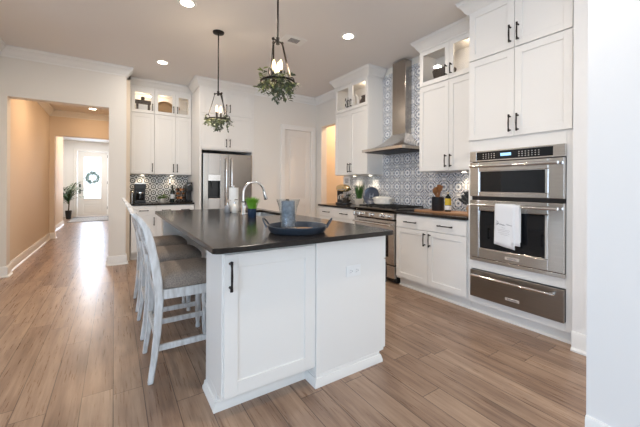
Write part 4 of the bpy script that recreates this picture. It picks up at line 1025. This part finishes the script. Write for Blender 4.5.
# things in the nook glass cabinets
zn = 2.4692
t = thing('house_ornament', 'dark wooden house shaped frame with a white sign in the single glass cabinet', 'ornament', (.41, 6.28, zn)); z = zn + .0002
b = MB(); b.box(.31, .345, 6.26, 6.30, z, z + .16); b.box(.485, .52, 6.26, 6.30, z, z + .16); b.box(.295, .535, 6.255, 6.305, z + .16, z + .225); b.cyl((.41, 6.28, z + .225), (.41, 6.28, z + .25), .02, .035, 12); b.cyl((.41, 6.28, z + .25), (.41, 6.28, z + .28), .035, .03, 12)
b.build('wood_frame', DARKWOOD, t, bevel=.003)
b = MB(); b.box(.346, .484, 6.262, 6.275, z, z + .15); b.build('white_panel', PAPER, t, bevel=.002)
t = thing('black_ornament', 'small black ornament in the left corner of the single glass cabinet', 'ornament', (.275, 6.25, zn))
b = MB(); b.lathe([(.004, z), (.018, z), (.021, z + .05), (.020, z + .12), (.012, z + .15), (.004, z + .155)], .279, 6.25, 14); b.build('ornament_body', BLACKPL, t, smooth=True)
t = thing('woven_basket', 'round woven basket tray leaning in the double glass cabinet', 'basket', (.765, 6.34, zn))
Mb = Matrix.Translation((.765, 6.335, z + .132)) @ Matrix.Rotation(math.radians(78), 4, 'X')
b = MB(Mb); b.lathe([(.005, 0), (.12, 0), (.145, .04), (.152, .04), (.128, -.01), (.005, -.01)], 0, 0, 36, sx=1, sy=.86); b.build('basket_body', BASKET, t, smooth=True)
t = thing('white_crate', 'small white crate in the right side of the double glass cabinet', 'box', (1.06, 6.28, zn))
b = MB(); b.box(.985, 1.13, 6.235, 6.245, z, z + .125); b.box(.985, 1.13, 6.315, 6.325, z, z + .125); b.box(.985, .995, 6.245, 6.315, z, z + .125); b.box(1.12, 1.13, 6.245, 6.315, z, z + .125); b.box(.995, 1.12, 6.245, 6.315, z, z + .008); b.build('crate_body', CERAM, t, bevel=.002)
t = thing('wooden_board', 'wooden board leaning between the basket and the white crate', 'board', (.99, 6.35, zn))
b = MB(); b.rings([[(x, y, zz) for x, y in ((xx - .03, 6.345), (xx + .03, 6.345), (xx + .03, 6.36), (xx - .03, 6.36))] for xx, zz in ((1.02, z), (1.0, z + .12), (.98, z + .20))]); b.build('board_body', BOARD, t, bevel=.004)

# ================================================================== coffee station
t = thing('coffee_maker', 'black drip coffee maker on the coffee station counter', 'coffee maker', (.375, 6.28, zc)); z = zc
b = MB(); b.box(.29, .46, 6.20, 6.40, z, z + .045); b.box(.29, .46, 6.33, 6.40, z + .045, z + .32); b.box(.29, .46, 6.18, 6.33, z + .235, z + .32); b.build('housing', BLACKPL, t, bevel=.006)
MB().box(.288, .462, 6.176, 6.402, z + .322, z + .345).build('lid', STEEL, t, bevel=.004)
MB().lathe([(.004, z + .047), (.06, z + .047), (.066, z + .09), (.058, z + .15), (.045, z + .175)], .375, 6.265, 24).build('carafe', BLACKGL, t, smooth=True)
MB().lathe([(.05, z + .165), (.05, z + .18)], .375, 6.265, 20).build('carafe_band', CHROME, t)
t = thing('coffee_grinder', 'silver canister appliance left of the coffee maker', 'canister', (.255, 6.38, zc))
MB().lathe([(.004, z), (.045, z), (.045, z + .16), (.04, z + .19), (.03, z + .20), (.004, z + .20)], .262, 6.45, 20, sx=.85).build('canister_body', STEEL, t, smooth=True); MB().lathe([(.03, z + .20), (.03, z + .215), (.004, z + .215)], .262, 6.45, 16, sx=.85).build('lid', BLACKPL, t)
# small leafy plant
t = thing('potted_herb', 'small leafy plant in a grey pot on the coffee station', 'plant', (.72, 6.25, zc)); rnd = random.Random(21)
MB().lathe([(.004, z), (.055, z), (.07, z + .07), (.065, z + .07), (.06, z + .06), (.004, z + .06)], .72, 6.25, 24).build('pot', CERAM, t, smooth=True)
b = MB()
for k in range(150):
    a = rnd.uniform(0, 2 * PI); e = rnd.uniform(.1, 1.2); r0 = rnd.uniform(.01, .085)
    p0 = Vector((.72 + r0 * math.cos(a) * math.cos(e), 6.25 + r0 * math.sin(a) * math.cos(e), z + .062 + r0 * math.sin(e)))
    b.leaf(p0, (math.cos(a), math.sin(a), rnd.uniform(-.2, .9)), (0, 0, 1), rnd.uniform(.03, .05), rnd.uniform(.018, .026), .3)
b.build('foliage', mat('herb_green', (.20, .30, .06, 1), .5, noise=(.1, .18, .03, 1), bscale=30), t)
t = thing('wine_bottle', 'dark wine bottle with a white label beside the pod carousel', 'bottle', (.895, 6.33, zc))
MB().lathe([(.004, z), (.036, z), (.037, z + .005), (.037, z + .17), (.032, z + .20), (.015, z + .235), (.014, z + .30), (.017, z + .302), (.017, z + .31), (.004, z + .311)], .895, 6.33, 22).build('bottle_glass', BOTTLEG, t, smooth=True)
MB().lathe([(.0375, z + .06), (.0375, z + .14)], .895, 6.33, 22, caps=False).build('label', PAPER, t, smooth=True)
t = thing('pod_carousel', 'wire rack of coffee pods between the bottle and pod machine', 'rack', (1.035, 6.30, zc))
b = MB(); b.lathe([(.004, z), (.08, z), (.08, z + .01), (.004, z + .012)], 1.025, 6.30, 24); b.cyl((1.025, 6.30, z + .01), (1.025, 6.30, z + .27), .008, .008, 10)
for zz in (.03, .11, .19, .255): b.tube([(1.025 + .075 * math.cos(k * PI / 12), 6.30 + .075 * math.sin(k * PI / 12), z + zz) for k in range(24)], .0035, 6, loop=True)
for k in range(6): a = k * PI / 3; b.tube([(1.025 + .075 * math.cos(a), 6.30 + .075 * math.sin(a), z + .01), (1.025 + .075 * math.cos(a), 6.30 + .075 * math.sin(a), z + .255)], .003, 6)
b.build('wire_rack', BLACKIRON, t, smooth=True)
n = 0
for lv, zz in enumerate((.075, .155, .225)):
    for k in range(5):
        a = math.radians(-170 + 40 * k); px_, py_ = 1.025 + .05 * math.cos(a), 6.30 + .05 * math.sin(a); d = Vector((math.cos(a), math.sin(a), 0))
        b = MB(); p0 = Vector((px_, py_, z + zz)); b.tube([p0 - d * .022, p0 + d * .018, p0 + d * .021], [.016, .022, .023], 12)
        tag(b.build('coffee_pod', BRASSY if (k + lv) % 3 else mat('pod_dark', (.06, .03, .02, 1), .4), smooth=True), 'small coffee pod held in the wire rack', 'coffee pod', 'coffee pods in the wire rack')
t = thing('pod_machine', 'black single cup pod coffee machine beside the fridge', 'coffee maker', (1.13, 6.22, zc))
b = MB(); b.box(1.105, 1.188, 6.03, 6.30, z, z + .03); b.box(1.105, 1.188, 6.16, 6.30, z + .03, z + .33); b.box(1.105, 1.188, 6.05, 6.16, z + .20, z + .36); b.build('housing', BLACKPL, t, bevel=.008)
b = MB(); b.tube([(1.11, 6.045, z + .30), (1.147, 6.03, z + .33), (1.184, 6.045, z + .30)], .007, 8); b.build('handle', STEEL, t, smooth=True)
b = MB(); b.box(1.11, 1.183, 6.305, 6.40, z, z + .32); b.build('water_tank', mat('smoky_tank', (.07, .08, .10, 1), .1), t, bevel=.006)

# ================================================================== foyer things
t = thing('entry_rug', 'grey rug with cream diagonal stripes in front of the front door', 'rug', (-.72, 14.0, 0))
MB().box(-1.27, -.16, 12.9, 14.85, .001, .010).build('rug_body', RUGM, t)
b = MB()
for k in range(8):
    y0 = 12.95 + k * .24
    b.rings([[(x, y0 + (x + 1.27) * .35 + dy, zz) for dy, zz in ((0, .010), (.11, .010), (.11, .0115), (0, .0115))] for x in (-1.25, -.9, -.55, -.18)] if y0 + .39 + .11 < 14.85 else [[(x, y0 + dy, zz) for dy, zz in ((0, .010), (.01, .010), (.01, .0115), (0, .0115))] for x in (-1.25, -.18)])
b.build('stripes', RUGW, t)
t = thing('wreath', 'dusty green leaf wreath hanging on the glass of the front door', 'wreath', (-.71, 15.24, 1.5)); rnd = random.Random(9)
b = MB(); b.tube([(-.71 + .195 * math.cos(k * PI / 14), 15.225, 1.50 + .195 * math.sin(k * PI / 14)) for k in range(28)], .012, 6, loop=True); b.build('hoop', STEM, t)
b = MB()
for k in range(230):
    a = rnd.uniform(0, 2 * PI); r0 = .185 + rnd.uniform(-.06, .05); p0 = (-.71 + r0 * math.cos(a), 15.215 + rnd.uniform(-.02, .012), 1.50 + r0 * math.sin(a))
    d = Vector((-math.sin(a) + math.cos(a) * rnd.uniform(-1.1, 1.1), rnd.uniform(-.7, -.05), math.cos(a) + math.sin(a) * rnd.uniform(-1.1, 1.1)))
    b.leaf(p0, d, (rnd.uniform(-.4, .4), -1, rnd.uniform(-.4, .4)), rnd.uniform(.05, .08), rnd.uniform(.02, .032), .15)
b.build('leaves', WREATH, t)
t = thing('palm_plant', 'tall palm plant in a dark pot left of the front door', 'plant', (-1.36, 14.3, 0)); rnd = random.Random(6)
px_, py_ = -1.36, 14.3
MB().lathe([(.004, .001), (.07, .001), (.10, .30), (.092, .30), (.088, .27), (.004, .27)], px_, py_, 24).build('pot', BLACKPL, t, smooth=True)
b = MB(); b.tube([(px_, py_, .26), (px_ + .02, py_, .6), (px_ - .01, py_ - .02, .85)], [.022, .018, .014], 8); b.build('trunk', STEM, t, smooth=True)
b = MB()
for k in range(28):
    a = 2 * PI * k / 28 * 3 + rnd.uniform(-.2, .2); el = rnd.uniform(.5, 1.5); L = rnd.uniform(.6, .82); p0 = Vector((px_, py_, .52 + .3 * rnd.random()))
    d = Vector((math.cos(a) * math.cos(el), math.sin(a) * math.cos(el), math.sin(el))); prev = p0; pts = [p0]
    for j in range(1, 7): f = j / 6; pts.append(p0 + d * L * f + Vector((math.cos(a), math.sin(a), 0)) * .10 * f * f - Vector((0, 0, .20 * f * f)))
    for j in range(6):
        for s in (-1, 1):
            sd = Vector((-math.sin(a), math.cos(a), 0)) * s; dr = (pts[j + 1] - pts[j]).normalized()
            b.leaf(pts[j], sd * .6 + dr, (0, 0, 1), .22, .036, .3)
b.build('fronds', mat('palm_green', (.05, .11, .03, 1), .5), t)
